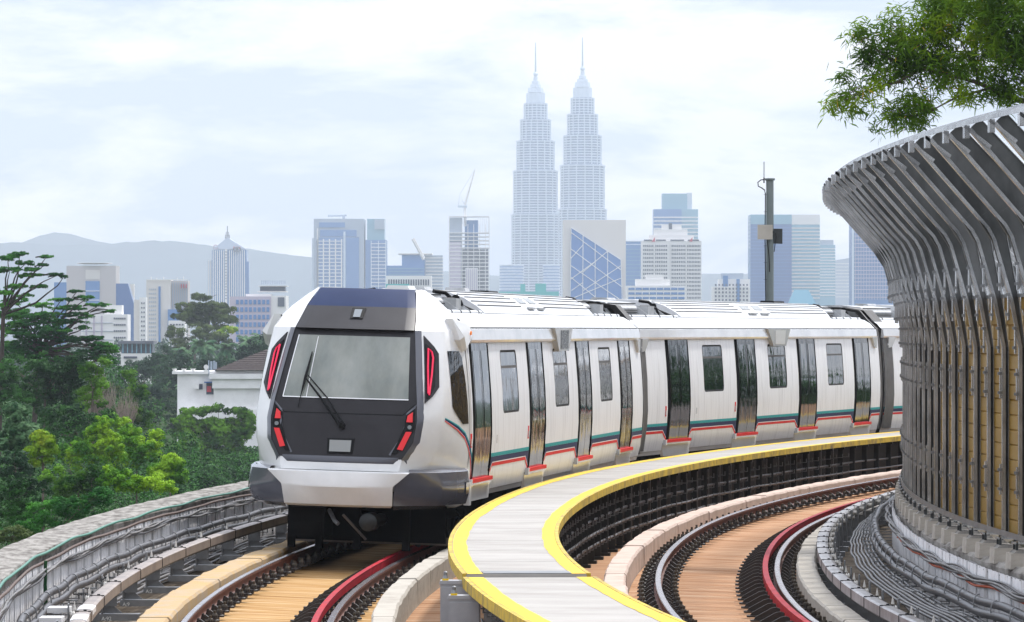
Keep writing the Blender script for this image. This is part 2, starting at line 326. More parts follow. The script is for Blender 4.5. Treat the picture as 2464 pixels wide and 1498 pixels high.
# ---------------------------------------------------------------- conductor rails
def conductor(label,o,zt,q,m1,whites,codes,CS=2.6):
    e=empty('conductor_rail',label,'conductor rail',tk(40,o,0),group='covered conductor rails'); L0=e.location.copy()
    def ch(mb,name,m,par=None,**k):
        ob=mb.build(name,m,par or e,**k); ob.location=(-L0[0],-L0[1],-L0[2]); return ob
    w=.075
    cmb=MB(); sweep(cmb,[(o-w,zt-.115),(o+w,zt-.115),(o+w,zt-.012),(o+w*.55,zt),(o-w*.55,zt),(o-w,zt-.012)],SN,112,.6); ch(cmb,'cover',m1)
    r=MB(); sweep(r,boxprof(o-.035,o+.035,zt-.15,zt-.116),SN,112,.8); ch(r,'contact_rail',M['galvdark'])
    # clips
    s=38.1; k=0
    cm=MB(); cm.box(-w-.004,w+.004,-.012,.012,-.006,.004); cm.box(-w-.006,-w-.001,-.012,.012,-.12,-.006); cm.box(w+.001,w+.006,-.012,.012,-.12,-.006); cm.cbox(.015,.06,.006,.03,.05,.012)
    cme=cm.mesh('clip',M['black'])
    while s<104 and k<62:
        p=tk(s,o,zt+.002); link('clip',cme,e,(p[0]-L0[0],p[1]-L0[1],p[2]),-th(s)); s+=CS; k+=1
    # brackets, each q side
    bm_=MB()
    bm_.box(q*.17-.007,q*.17+.007,-.07,.07,-.42-zt*0,.05)      # upright plate
    bm_.box(min(0,q*.17),max(0,q*.17),-.05,-.042,-.30,-.16)
    bm_.prism([(q*.16,-.38),(q*.16,-.20),(-q*.06,-.38)],'y',-.006,.006)
    bm_.box(-.20,.26,-.10,.10,-.40,-.385); bm_.box(-.20,.26,-.10,-.09,-.46,-.40)
    bme=bm_.mesh('bracket',M['galv'])
    im=MB(); 
    for yy in (-.05,.0,.05): im.lathe([(.02,w),(.038,w+.02),(.02,w+.03),(.038,w+.045),(.02,w+.055),(.038,w+.07),(.02,w+.08)] if q>0 else [(.02,-w),(.038,-w-.02),(.02,-w-.03),(.038,-w-.045),(.02,-w-.055),(.038,-w-.07),(.02,-w-.08)],yy,-.06,8,ax='x')
    im.prism([(q*(w+.02),-.01),(q*(w+.05),-.01),(q*(w+.035),.07)],'y',-.03,-.01); im.prism([(q*(w+.02),-.01),(q*(w+.05),-.01),(q*(w+.035),.07)],'y',.01,.03)
    ime=im.mesh('insulator',M['insul'])
    s=38.55;k=0
    while s<98:
        p=tk(s,o,zt); pp=(p[0]-L0[0],p[1]-L0[1],p[2])
        b=link('bracket',bme,e,pp,-th(s)); link('insulator',ime,b)
        if k<len(codes):
            if codes[k][0]: txt(codes[k][0],.042,b,(q*.17-.06 if q<0 else q*.17-.02,-.075,-.02),M['lettering'],(math.pi/2,0,0))
            if codes[k][1]: txt(codes[k][1],.060,b,(-.17,-.104,-.455),M['chalk'],(math.pi/2,0,0),bold=.0003)
        s+=CS;k+=1
    for a,b_ in whites:
        wm=MB(); sweep(wm,[(o-w-.006,zt-.06),(o+w+.006,zt-.06),(o+w+.006,zt-.006),(o+w*.58,zt+.007),(o-w*.58,zt+.007),(o-w-.006,zt-.006)],a,b_,.3); ch(wm,'white_cover_sleeve',M['coverwhite'])
        j=MB(); p0=tk((a+b_)/2,o+q*.27,zt-.02); j.cbox(p0[0],p0[1],p0[2],.22,.34,.05); ch(j,'terminal_plate',M['coverwhite'])
    return e
conductor('beige covered conductor rail between the left parapet and the near track',-4.43,.29,-1,M['cover'],[(44.6,45.4),(46.2,46.9)],[('D8752','A:15.5'),('D8754','A:73.0'),('D8753','A:91.9'),('','A:97'),('D8752','A:94'),('D8751','A:92'),('D8750','A:9'),('','A:2')])
conductor('steel grey covered conductor rail right of the empty track',3.90,.20,1,M['cover2'],[(41.6,42.1),(43.4,43.9)],[('D8756','8795'),('','D 27'),('','8815'),('','8745'),('','')],CS=1.65)
# ---------------------------------------------------------------- parapets
def parapet(label,prof,mt,inner,q,zc,grp='concrete parapet walls of the viaduct'):
    e=empty('parapet_wall',label,'parapet wall',(0,0,0),group=grp)
    mb=MB(); n=int((150-32)/.5); rows=[]
    for i in range(n+1):
        s=32+i*.5; rows.append([tk(s,o+random.uniform(-.008,.008)*(z>0),z+random.uniform(-.006,.006)*(z>0)) for o,z in prof])
    mb.grid(rows,close=True); mb.build('wall',mt,e)
    # cladding
    pw=.84
    c=MB(); h0=-.38
    pf=[(-.33,.0),(-.325,.024),(-.14,.024),(-.12,.010),(-.06,.010),(-.04,.024),(.16,.024),(.18,.010),(.22,.010),(.24,.024),(.35,.024),(.36,.0)]
    c.grid([[(-q*b,a,h0) for a,b in pf],[(-q*b,a,zc) for a,b in pf]])
    c.face([(-q*.003,a,z) for a,z in ((-.42,h0),(-.33,h0),(-.33,zc),(-.42,zc))],1); c.face([(-q*.003,a,z) for a,z in ((.42,h0),(.35,h0),(.35,zc),(.42,zc))],1)
    for z in (-.1,): c.cbox(-q*.03,pw*.5-.02,z,.02,.02,.02,1)
    cme=c.mesh('cladding_panel',[M['clad'],M['black']])
    s=36.; k=0
    while s<128 and k<98:
        kk=random.choice((0,0,1)); link('cladding_panel',cme,e,tk(s,inner-q*.004,0),-th(s)); s+=pw; k+=1
    r=MB(); sweep(r,boxprof(inner-q*.001,inner+q*.01,h0,zc),80,128,2.); r.build('wall_lining',M['clad'],e)
    return e
pl=parapet('long grimy concrete parapet along the left edge with white ribbed cladding',[(-5.22,-.40),(-5.70,-.40),(-5.70,.64),(-5.66,.67),(-5.21,.64),(-5.19,.60)],M['walltop'],-5.18,-1,.55)
pr=parapet('grimy concrete parapet carrying the tall steel noise barrier on the right',[(4.94,-.40),(4.92,.66),(4.96,.70),(5.42,.72),(5.46,.68),(5.46,-.40)],M['walltop'],4.90,1,.62)
# pedestals on right parapet
pd=MB(); pd.prism([(-.17,.68),(.17,.68),(.16,.84),(-.16,.84)],'y',-.17,.17); pd.prism([(-.13,.84),(.14,.84),(.11,.87),(-.10,.87)],'y',-.14,.14,1)
for x in (-.09,.09):
    for y in (-.09,.09): pd.lathe([(.014,.87),(.014,.95)],x,y,6,2)
pdm=pd.mesh('pedestal',[M['concrete'],M['walltop'],M['galvdark']])
BO=5.02   # barrier post line
PS=[35.2,36.8,38.4,39.9,41.3,42.6,43.8,45.0]+[46.16+1.16*i for i in range(59)]
for s in PS: link('pedestal',pdm,pr,tk(s,BO+.06,0),-th(s))
# ---------------------------------------------------------------- cables
def cables(label,cat,m,specs,s0,s1,group,ties=None,step=.35,name='cable_bundle'):
    e=empty(name,label,cat,(0,0,0),group=group)
    for (o,z,r,a,b,w,ph) in specs:
        mb=MB(); n=int((s1-s0)/step)
        mb.tube([tk(s0+step*i,o+a*math.sin(w*(s0+step*i)+ph),z+b*math.sin(w*.9*(s0+step*i)+ph*1.7)+.3*b*math.sin(2.7*(s0+step*i)+ph)) for i in range(n)],r,7); mb.build('cable',m if not isinstance(m,list) else m[specs.index((o,z,r,a,b,w,ph))%len(m)],e,smooth=70)
    return e
g='cable runs along the parapets'
LC=cables('pair of thick dark cables strapped to brackets along the left parapet','cables',M['cable'],[(-4.98,.27,.042,.008,.011,1.9,0),(-4.93,.175,.042,.008,.011,1.9,.5)],36,118,g)
cables('tangle of thin grey cables high on the left parapet cladding','cables',[M['cablel'],M['cable']],[(-5.10,.47,.015,.02,.016,1.5,0),(-5.10,.46,.015,.02,.018,1.3,1.5),(-5.10,.44,.016,.02,.016,1.7,3),(-5.10,.43,.014,.02,.016,1.1,4.4),(-5.09,.48,.013,.02,.015,2.1,5.2)],36,118,g)
cables('green hose clipped along the top edge of the left parapet','hose',M['hose'],[(-5.165,.635,.016,.006,.010,1.6,0)],36,118,g,name='green_hose')
cables('thin brown pipe just below the green hose on the left parapet','pipe',M['pipe'],[(-5.15,.545,.018,.006,.010,1.1,2)],36,118,g,name='brown_pipe')
cables('low rows of dark cables on the deck behind the left conductor rail','cables',[M['cable'],M['cablel']],[(-4.72-.05*i,-.18+.03*(i%3),.020,.02,.02,1.2+.1*i,i) for i in range(6)],36,118,g)
RC=cables('pair of thick dark cables strapped to brackets along the right parapet','cables',M['cable'],[(4.64,.36,.045,.008,.012,1.6,0),(4.60,.265,.045,.008,.012,1.6,.5)],36,100,g)
cables('bundle of thin grey cables high on the right parapet cladding','cables',[M['cablel'],M['cable']],[(4.83,.50,.015,.015,.012,1.5,0),(4.82,.48,.016,.015,.014,1.3,1.5),(4.82,.46,.016,.02,.02,1.7,3),(4.83,.52,.013,.02,.02,2.1,5),(4.80,.49,.015,.02,.02,1.9,2.2)],36,100,g)
cables('orange cable sagging below the thin grey cables on the right parapet','cable',M['cableo'],[(4.83,.435,.014,.012,.02,1.8,1)],36,60,g,name='orange_cable')
cables('thin grey wire draped just under the top edge of the right parapet','wire',M['cablel'],[(4.89,.60,.011,.004,.02,2.3,1)],36,100,g,name='wall_wire')
cables('ribbon of wavy dark cables on racks beside the right conductor rail','cables',[M['cable'],M['cablel']],[(4.30+.045*i,.10+.012*i,.017,.010,.010,1.9,i*.35) for i in range(7)],36,100,g)
# straps and bracket arms
stm=MB(); 
stm.tube([(-.06*0+ .055*math.cos(t),0,.05+.105*math.sin(t)) for t in np.linspace(-1.6,1.75,9)],.008,5); stm.tube([(0,0,-.06),(.0,0,-.075),(.16,0,-.075),(.16,0,-.0)],.009,5)
stme=stm.mesh('strap_bracket',M['galv'])
s=37.
for i in range(66): link('strap_bracket',stme,LC,tk(s,-4.965,.175),-th(s)); s+=1.15
s=37.
for i in range(50):
    o=link('strap_bracket',stme,RC,tk(s,4.62,.265),-th(s)); o.rotation_euler[2]+=math.pi; s+=1.15
am=MB(); am.box(-.30,.02,-.01,.01,0,.012); am.box(-.30,-.285,-.01,.01,0,.07)
ame=am.mesh('cable_arm',M['galv'])
s=37.4
for i in range(60):
    o=link('cable_arm',ame,pr,tk(s,4.88,.10),-th(s)); 
    if i%2: o=link('cable_arm',ame,pr,tk(s,4.70,.04),-th(s))
    o=link('cable_arm',ame,pl,tk(s,-5.14,.08-.12*(i%2)),-th(s)+math.pi); s+=1.0
gw=MB()
for k in range(3): gw.tube([tk(50.0+.05*k+.01*math.sin(i*.9+k),-5.10+.012*math.sin(i*.8+k*2),.58-.09*i) for i in range(11)],.012,5)
gw.build('hanging_hose',mat('dark_green_hose',(.02,.13,.05),rough=.5),bpy.data.objects['green_hose'])
# ---------------------------------------------------------------- noise barrier
nb=empty('noise_barrier','tall curved noise barrier of grey steel posts leaning over the right track','noise barrier',(0,0,0))
PF=[(0,.95),(0,2.92),(-.09,3.40),(-.27,4.02),(-.33,4.13),(-.42,4.23),(-1.08,4.98)]
def offs(pf,d_):
    out=[]
    for i,p in enumerate(pf):
        d=d_[i] if isinstance(d_,(list,tuple)) else d_
        a=pf[max(i-1,0)];b=pf[min(i+1,len(pf)-1)]; tx,tz=b[0]-a[0],b[1]-a[1]; L=math.hypot(tx,tz); out.append((p[0]+d*tz/L,p[1]-d*tx/L))
    return out
p0=PF; DW_=[.062,.062,.085,.15,.18,.20,.15]; p1=offs(PF,.034); p2=offs(PF,DW_); p3=offs(PF,[x+.006 for x in DW_])
bp=MB()
def strip(pa,pb,w,m=0):
    rows=[[(a[0],-w,a[1]),(a[0],w,a[1]),(b[0],w,b[1]),(b[0],-w,b[1])] for a,b in zip(pa,pb)]
    bp.grid(rows,m,close=True); bp.face(rows[0],m); bp.face(rows[-1],m)
strip(p0,p1,.036,0); strip(p1[:2],p2[:2],.004,3); strip(p1[1:],p2[1:],.004,1); strip(p2,p3,.036,0)  # pale flange and darker web paint the lit and shaded post faces
# haunch gusset plates, splice plates, bolts
bp.prism([(-.42,4.23),(-.27,4.0),(-.20,3.75),(0.03,4.1),(-.18,4.40)],'y',-.009,.009,1)
for (x,z) in ((-.012,2.55),(-.012,1.55),(-.03,3.02),(-.10,3.36),(-.19,3.66)):
    bp.box(x-.012,x+.004,-.03,.03,z-.16,z+.16,0)
    for dz in (-.10,.10):
        for dy in (-.045,.045): bp.cbox(x-.012,dy,z+dz,.03,.02,.03,2)
bp.box(-.06,.26,-.10,.10,.93,.95,0)
bp.prism([(-1.13,5.00),(-1.115,5.025),(-.86,4.83),(-.88,4.80)],'y',-.05,-.035,0)
bp.box(-1.12,-1.07,-.05,.05,4.90,5.02,0)
bpm=bp.mesh('post',[M['flange'],M['web'],M['galv'],M['galvdark']])
s_prev=None
def fr(s): return tk(s,BO,0),-th(s)
pa=offs(PF,[x+.014 for x in DW_])
gp=MB(); W2=1.16
zz=np.arange(.98,3.46,.155)
def at(z,pf):
    return float(np.interp(z,[p[1] for p in pf],[p[0] for p in pf]))
rows=[]
for z in zz: rows+= [[(at(z,pa)+.012,.02,z),(at(z,pa)+.012,W2-.02,z)],[(at(z,pa)-.004,.02,z+.012),(at(z,pa)-.004,W2-.02,z+.012)],[(at(z,pa)-.004,.02,z+.143),(at(z,pa)-.004,W2-.02,z+.143)]]
gp.grid(rows); gp.box(at(1,pa)+.03,at(1,pa)+.035,0.02,W2-.02,.98,2.9); 
gpm=gp.mesh('acoustic_panel',M['gold'])
ap=MB(); pu=[(at(3.47,pa),3.47)]+[p for p in offs(PF,[x+.02 for x in DW_]) if p[1]>3.6]; ap.grid([[(x,.03,z),(x,W2-.03,z)] for x,z in pu]); ap.grid([[(x+.01,.03,z-.002),(x+.01,W2-.03,z-.002)] for x,z in pu])
apm=ap.mesh('clear_panel',M['acryl'])
tr=MB(); tr.prism([(-1.10,4.94),(-1.095,4.94),(-1.095,4.985),(-1.06,4.985),(-1.06,5.0),(-.93,5.0),(-.93,5.05),(-.925,5.05),(-.925,4.995),(-1.10,4.98)],'y',0,W2)
mr=MB(); mr.box(at(3.45,pa)-.02,at(3.45,pa)+.02,0,W2,3.435,3.47); mrm=mr.mesh('mid_rail',M['galv'])
tr.v=[(x+.07,y,z+.10) for x,y,z in tr.v]; trm=tr.mesh('top_rail',M['flange'])
lf=MB(); lf.box(-.03,-.024,0,W2,.97,1.03); lfm=lf.mesh('flashing',M['galv'])
for i,s in enumerate(PS):
    p,r=fr(s); link('post',bpm,nb,p,r)
    if i+1<len(PS):
        q_,_=fr(PS[i+1]); r2=-math.atan2(q_[0]-p[0],q_[1]-p[1])
        for nm,me in (('acoustic_panel',gpm),('clear_panel',apm),('top_rail',trm),('mid_rail',mrm),('flashing',lfm)):
            ob=link(nm,me,nb,p,r2); ob.scale=(1,math.hypot(q_[0]-p[0],q_[1]-p[1])/1.16,1)
# ---------------------------------------------------------------- train
PROF=[(.62,1.40),(.78,1.455),(1.0,1.50),(1.3,1.52),(1.6,1.53),(1.9,1.52),(2.2,1.50),(2.55,1.465),(2.95,1.42),(3.0,1.41),(3.17,1.37),(3.36,1.16),(3.5,.98),(3.64,.80),(3.70,.62)]
def hw(z): return float(np.interp(z,[p[0] for p in PROF],[p[1] for p in PROF]))
DOORS=[-8.45,-2.82,2.82,8.45]   # t positions, +t = towards the camera; local y = -t
DW=.90
def zl(z0,z1,n): return [z0+(z1-z0)*i/n for i in range(n+1)]
def carriage(label,cx,cy,phi,front,t_front,t_rear=-11.8,bs=.08):
    e=empty('train_carriage',label,'train carriage',(cx,cy,0),-phi,'carriages of the train'); e.rotation_euler=(0,math.radians(1.6),-phi)
    wins=[-5.635,0.,5.635]
    # side shells
    for s in (-1,1):
        if s<0 and not front: pass
        cuts=sorted(set([t_front,t_rear]+[d+q*DW for d in DOORS for q in (-1,1)]+[w_+q*.82 for w_ in wins for q in (-1,1)]))
        ts=[]
        for a,b in zip(cuts[:-1],cuts[1:]):
            n=max(1,int((b-a)/1.)); ts+= [a+(b-a)*i/n for i in range(n)]
        ts.append(cuts[-1])
        zs=[.78,.98,1.3,1.6,1.89,2.05,2.2,2.55,2.84,2.95,3.0]
        mb=MB()
        def skip(i,j):
            tm=(ts[i]+ts[i+1])/2; zm=(zs[j]+zs[j+1])/2
            if any(abs(tm-d)<DW for d in DOORS) and .98<zm<2.95: return True
            if any(abs(tm-w_)<.82 for w_ in wins) and 1.89<zm<2.84: return True
            return False
        mb.grid([[(s*hw(z),-t,z) for z in zs] for t in ts],skip=skip)
        mb.build('body_side',M['sidepaint'],e,smooth=25)
        # skirt (lower rail) with door brackets
        sk=MB(); sk.grid([[(s*(hw(.78)-.01),-t,.78),(s*(hw(.78)-.03),-t,.70),(s*(hw(.78)-.08),-t,.70)] for t in (t_front,t_rear)])
        for d in DOORS:
            sk.prism([(-d-1.1,.93),(-d+1.1,.93),(-d+.98,.66),(-d-.98,.66)],'x',s*(hw(.9)+.004),s*(hw(.9)-.05))
        sk.build('skirt',M['white'],e)
        # doors
        for d in DOORS:
            R=.010
            fb=MB()
            a,b=d+DW,d-DW
            zz=zl(.98,2.95,8)
            # reveals + dark pocket strip on the front side of the leaves
            for t0,t1 in ((a,a-.26),):
                fb.grid([[(s*(hw(z)-.003),-t0,z) for z in zz],[(s*(hw(z)-.003),-t1,z) for z in zz]])
            fb.grid([[(s*(hw(z)+.001),-b,z) for z in zz],[(s*(hw(z)-R-.004),-b,z) for z in zz]])
            fb.grid([[(s*(hw(z)+.001),-a,z) for z in zz],[(s*(hw(z)-.006),-a,z) for z in zz]])
            fb.grid([[(s*(hw(z)-.003),-(a-.26),z) for z in zz],[(s*(hw(z)-R-.004),-(a-.26),z) for z in zz]])
            for z in (.981,2.949): fb.face([(s*hw(z),-a,z),(s*hw(z),-b,z),(s*(hw(z)-.03),-b,z),(s*(hw(z)-.03),-a,z)])
            fr_=fb.build('door',M['pocket'],e)
            l0=a-.27; l1=b+.01; mid=(l0+l1)/2
            for (p,q) in ((l0,mid+.012),(mid-.012,l1)):
                lf=MB(); lf.grid([[(s*(hw(z)-R),-t,z) for z in zz] for t in (p,(p+q)/2,q)]); lo=lf.build('door_leaf',M['doorleaf'],fr_,smooth=40)
                gl=MB(); z2=zl(1.72,2.84,6); gl.grid([[(s*(hw(z)-R+.004),-t,z) for z in z2] for t in (p-.10,(p+q)/2,q+.10)]); gl.build('door_window',M['glass'],fr_,smooth=40)
            sb=MB(); sb.box(s*1.49,s*1.548,-(d+DW+.05),-(d-DW-.05),.93,.985,0); sb.box(s*1.49,s*1.54,-(d+DW+.05),-(d-DW-.05),.90,.929,1)
            sb.box(s*1.49,s*1.55,-(d+DW+.15),-(d+DW+.06),.88,.99,1)
            sb.build('door_sill',[M['stripered'],M['fascia']],fr_)
        # windows
        for w_ in wins:
            def rr(t0,t1,z0,z1,r):
                pts=[]
                for cxx,czz,a0 in ((t1-r,z1-r,0),(t0+r,z1-r,90),(t0+r,z0+r,180),(t1-r,z0+r,270)):
                    for k in range(4):
                        an=math.radians(a0+k*30); pts.append((cxx+r*math.cos(an),czz+r*math.sin(an)))
                return pts
            o_=rr(w_-.83,w_+.83,1.88,2.85,.001); r_=rr(w_-.82,w_+.82,1.89,2.84,.10)
            fm_=MB(); 
            # corner fillets in body colour + dark rubber frame
            fm_.grid([[(s*(hw(z)+.000),-t,z) for t,z in r_],[(s*(hw(z)+.003),-t,z) for t,z in rr(w_-.80,w_+.80,1.91,2.82,.09)],[(s*(hw(z)-.005),-t,z) for t,z in rr(w_-.785,w_+.785,1.925,2.805,.08)]],close=True)
            wf=fm_.build('window',M['black'],e,smooth=50)
            cf=MB()
            for (tc_,zc_,a0) in ((w_+.72,2.74,0),(w_-.72,2.74,90),(w_-.72,1.99,180),(w_+.72,1.99,270)):
                ct=tc_+.10*(1 if a0 in(0,270) else -1); cz_=zc_+.10*(1 if a0 in(0,90) else -1)
                arc=[(tc_+.1*math.cos(math.radians(a0+k*30)),zc_+.1*math.sin(math.radians(a0+k*30))) for k in range(4)]
                cf.face([(s*hw(z),-t,z) for t,z in [(ct,cz_)]+arc])
            cf.build('window_corner',M['sidepaint'],wf)
            g_=MB(); z3=zl(1.92,2.57,4); g_.grid([[(s*(hw(z)-.005),-t,z) for z in z3] for t in zl(w_-.79,w_+.79,3)])
            z3=zl(2.60,2.81,2); g_.grid([[(s*(hw(z)-.006),-t,z) for z in z3] for t in zl(w_-.79,w_+.79,3)]); g_.build('pane',M['glass'],wf,smooth=40)
            b_=MB(); b_.grid([[(s*(hw(z)-.001),-t,z) for z in (2.565,2.605)] for t in (w_-.79,w_+.79)]); b_.build('transom',M['bellows'],wf)
        # stripes
        gaps=[]
        ed=[t_rear]+[x for d in DOORS for x in (d-DW,d+DW)]+[t_front]
        for k in range(0,len(ed),2):
            a,b=ed[k],ed[k+1]     # a rear edge ... b front edge, t increasing
            if front and k==len(ed)-2: continue
            # in gap: near b (=rear edge of next door towards front)
            up=b-.16 if k<len(ed)-2 else b; dn=a+.30 if k>0 else a
            def ztop(t):
                pts=[]
                xs=[a,a+.04,dn,up,b]; ys=[1.02,1.04,1.17,1.17,1.08]
                if k==0: xs=[a,a+.001,a+.002,up,b];ys=[1.17,1.17,1.17,1.17,1.08]
                if k==len(ed)-2: xs=[a,a+.04,dn,b-.001,b];ys=[1.02,1.04,1.17,1.17,1.17]
                return float(np.interp(t,xs,ys))
            tt=sorted(set([a,a+.04,dn,up,b,(a+b)/2]))
            tt=[t for t in tt if a<=t<=b]
            for nm,mt,f0,f1 in (('stripe_red',M['stripered'],lambda t:ztop(t)-.05,lambda t:ztop(t)),('stripe_white',M['stripewhite'],lambda t:ztop(t)+.001,lambda t:ztop(t)+.014),('stripe_navy',M['navy'],lambda t:ztop(t)+.015,lambda t:1.262),('stripe_teal',M['teal'],lambda t:1.263,lambda t:1.318)):
                st=MB(); st.grid([[(s*(hw(z)+.004),-t,z) for z in (f0(t),(f0(t)+f1(t))/2,f1(t))] for t in tt]); st.build(nm,mt,e)
        # small red handle recesses and a lock
        for d in DOORS[2:]:
            hb=MB(); zc_=1.55; hb.box(s*(hw(zc_)-.01),s*(hw(zc_)+.006),-(d+DW+.19),-(d+DW+.10),zc_-.1,zc_+.1,0); hb.box(s*(hw(zc_)+.006),s*(hw(zc_)+.009),-(d+DW+.18),-(d+DW+.12),zc_-.08,zc_+.02,1); hb.build('emergency_handle',[M['stripered'],M['fascia']],e)
        hb=MB(); zc_=1.52; hb.box(s*(hw(zc_)-.01),s*(hw(zc_)+.006),-(7.1),-(7.05),zc_-.06,zc_+.06); hb.build('door_lock',M['fascia'],e)
        # fascia above doors
        fa=MB(); f0,f1=(t_front,t_rear+.35)
        fp=[(1.405,2.955),(1.47,2.965),(1.485,3.0),(1.455,3.155),(1.41,3.175)]
        fa.grid([[(s*x,-t,z) for x,z in fp] for t in (f0,f1)]); fa.face([(s*x,-f1,z) for x,z in fp]); fa.face([(s*x,-f0,z) for x,z in fp]); fa.build('door_fascia',M['fascia'],e)
        for tc_ in (t_rear+.42,)+(() if front else (t_front-.42,)):
            cb=MB(); q=1 if tc_>0 else -1
            cb.prism([(-(tc_+q*.05),2.97),(-(tc_-q*.45),2.97),(-(tc_-q*.18),2.74),(-(tc_+q*.05),2.72)],'x',s*1.38,s*1.49); cb.build('fascia_corner',M['fascia'],e)
            cb=MB(); cb.lathe([(.03,-.01),(.03,.03)],s*1.45,2.80,8,ax='y'); cb.v=[(x,y-(tc_+q*.08),z) for x,y,z in cb.v]; cb.build('outside_camera',M['stripewhite'],e)
        # display box mid car
        db=MB(); zb=2.83
        db.prism([(-1.10,3.175),(1.0,3.175),(.62,2.80),(-.55,2.80),(-.75,2.95)][::-1],'x',s*1.40,s*1.515); dbo=db.build('display_box',M['fascia'],e)
        dp=MB(); dp.prism([(-.42,3.14),(.52,3.14),(.48,2.84),(-.38,2.84)],'x',s*1.516,s*1.522); dp.build('display_screen',M['glass'] if front else M['white'],dbo)
        # roof slope
        rs=MB(); rs.grid([[(s*x,-t,z) for x,z in ((1.41,3.178),(1.39,3.20),(1.37,3.21),(1.30,3.29),(1.15,3.37),(1.08,3.385),(1.08,3.33))] for t in zl(t_front,t_rear+.3,6)]); rs.build('roof_slope',M['roofwhite'],e,smooth=30)
        gt=MB(); gt.box(s*1.395,s*1.425,-t_front,-(t_rear+.35),3.176,3.183); gt.build('gutter_line',M['black'],e)
    # roof floor, ribs
    rf=MB(); rf.grid([[(-1.10,-t,3.33),(1.10,-t,3.33)] for t in (t_front,t_rear+.3)]); rf.build('roof_deck',M['roofgrey'],e)
    RA,RB=(5.8 if front else 6.8),-6.8
    def rp(x): return float(np.interp(abs(x),[0,.3,.62,.80,.98,1.10],[3.725,3.722,3.69,3.62,3.50,3.39]))
    xs=[-1.10,-.98,-.80,-.62,-.3,0,.3,.62,.80,.98,1.10]
    def tend(x,te,sg): return te+sg*(.0 if abs(x)<.3 else (abs(x)-.3)*-.9)
    rb=MB(); rows=[]
    for u in zl(0,1,8):
        rows.append([(x,-((RA+ (1.1-abs(x))*1.0)*(1-u)+(RB-(1.1-abs(x))*1.0)*u) ,rp(x)) for x in xs])
    rb.grid(rows); 
    for r_ in (rows[0],rows[-1]): rb.grid([r_,[(x,y,3.33) for x,y,z in r_]])
    rib=rb.build('ribbed_roof_cover',M['roofwhite'],e,smooth=20)
    for s in (-1,1):
        for x0 in (.40,.55,.68,.78,.87,.96):
            r2=MB(); xa,xb=s*x0,s*(x0+.012); ex=1.05-x0
            segs=[(RA+ex-.1,1.3),(-1.3,RB-ex+.1)] if x0>.6 else [(RA+ex-.1,RB-ex+.1)]
            for a,b in segs: r2.grid([[(xa,-t,rp(xa)+.006),(xb,-t,rp(xb)+.016),(xb+s*.01,-t,rp(xb)-.002)] for t in (a,b)])
            r2.build('roof_rib',M['darkgrille'] if x0>.5 else M['roofgrey'],rib)
        for t0 in (-.95,.15):
            wn=MB(); wn.grid([[(s*.74,-t0+.12,rp(.74)+.012),(s*.74,-(t0+.75)+.12,rp(.74)+.012)],[(s*.90,-t0,rp(.90)+.012),(s*.90,-(t0+.75),rp(.90)+.012)]]); wn.build('roof_hatch',M['plate'],rib)
            wn=MB(); wn.box(s*1.0,s*1.05,-(t0+.70),-t0,rp(1.02)+.005,rp(1.02)+.04); wn.build('roof_step',M['roofgrey'],rib)
        # equipment wells
        for (t0,t1) in ((t_front-.2 if front else 11.0,RA+.2),(RB-.2,t_rear+.4)):
            hi,lo=max(t0,t1),min(t0,t1); L_=hi-lo
            ac=MB(); ac.prism([(s*.12,3.34),(s*.78,3.34),(s*.76,3.56),(s*.60,3.665),(s*.12,3.70)],'y',-hi+.15,-(hi-L_*.52)); aco=ac.build('air_conditioner',M['roofgrey'],e)
            gr=MB()
            for k in range(4): gr.box(s*.776,s*.792,-hi+.35,-(hi-L_*.47),3.38+.042*k,3.402+.042*k)
            gr.build('grille',M['darkgrille'],aco)
            gr=MB()
            for k in range(22): 
                yy=-hi+.2+k*(L_*.48)/22; gr.box(s*.64,s*.70,yy,yy+.035,3.645-.01,3.655)
            gr.build('vent_slots',M['darkgrille'],aco)
            eq=MB(); c0=hi-L_*.62; eq.box(s*.62,s*.92,-c0-.25,-c0+.20,3.34,3.60); eq.build('equipment_box',M['roofgrey'],e)
            for c1 in (hi-L_*.50,c0-.32,hi-L_*.82):
                fi=MB(); fi.prism([(s*.70,3.34),(s*1.06,3.34),(s*1.03,3.40),(s*.76,3.58),(s*.70,3.58)],'y',-c1-.01,-c1+.01); fi.build('roof_fin',M['roofgrey'],e)
            ho=MB(); c2=c0-.62; ho.tube([(s*.66,-c0+.1,3.58),(s*.74,-c2-.1,3.585),(s*.84,-c2+.02,3.56),(s*.88,-c2+.05,3.46),(s*.88,-c2+.05,3.36)],.03,8); ho.lathe([(.06,-.03),(.06,.03)],s*.74,3.60,10,ax='y'); ho.v=ho.v[:-20]+[(x,y-c2+.18,z) for x,y,z in ho.v[-20:]]
            ho.build('roof_hose',M['black'],e,smooth=60)
            h2=MB(); ee=(lo+.15 if lo>0 else hi-.15); q=(1 if lo>0 else -1)
            h2.tube([(s*(.45+.16*k),-(ee+q*(.60-.14*k)),3.665-.075*k if k>1 else 3.70-.02*k) for k in range(5)],.032,8); h2.build('corrugated_hose',M['black'],e,smooth=60)
            cp=MB(); cp.tube([(s*1.06,-hi+.05,3.395),(s*1.06,-lo-.05,3.395)],.035,8); cpo=cp.build('conduit',M['roofwhite'],e,smooth=60)
            cl=MB()
            for k in range(4): yy=-hi+.35+k*(L_-.5)/3.3; cl.tube([(s*1.06,yy,3.395),(s*1.06,yy+.05,3.395)],.042,8)
            cl.build('conduit_clip',M['black'],cpo)
    tp=MB()
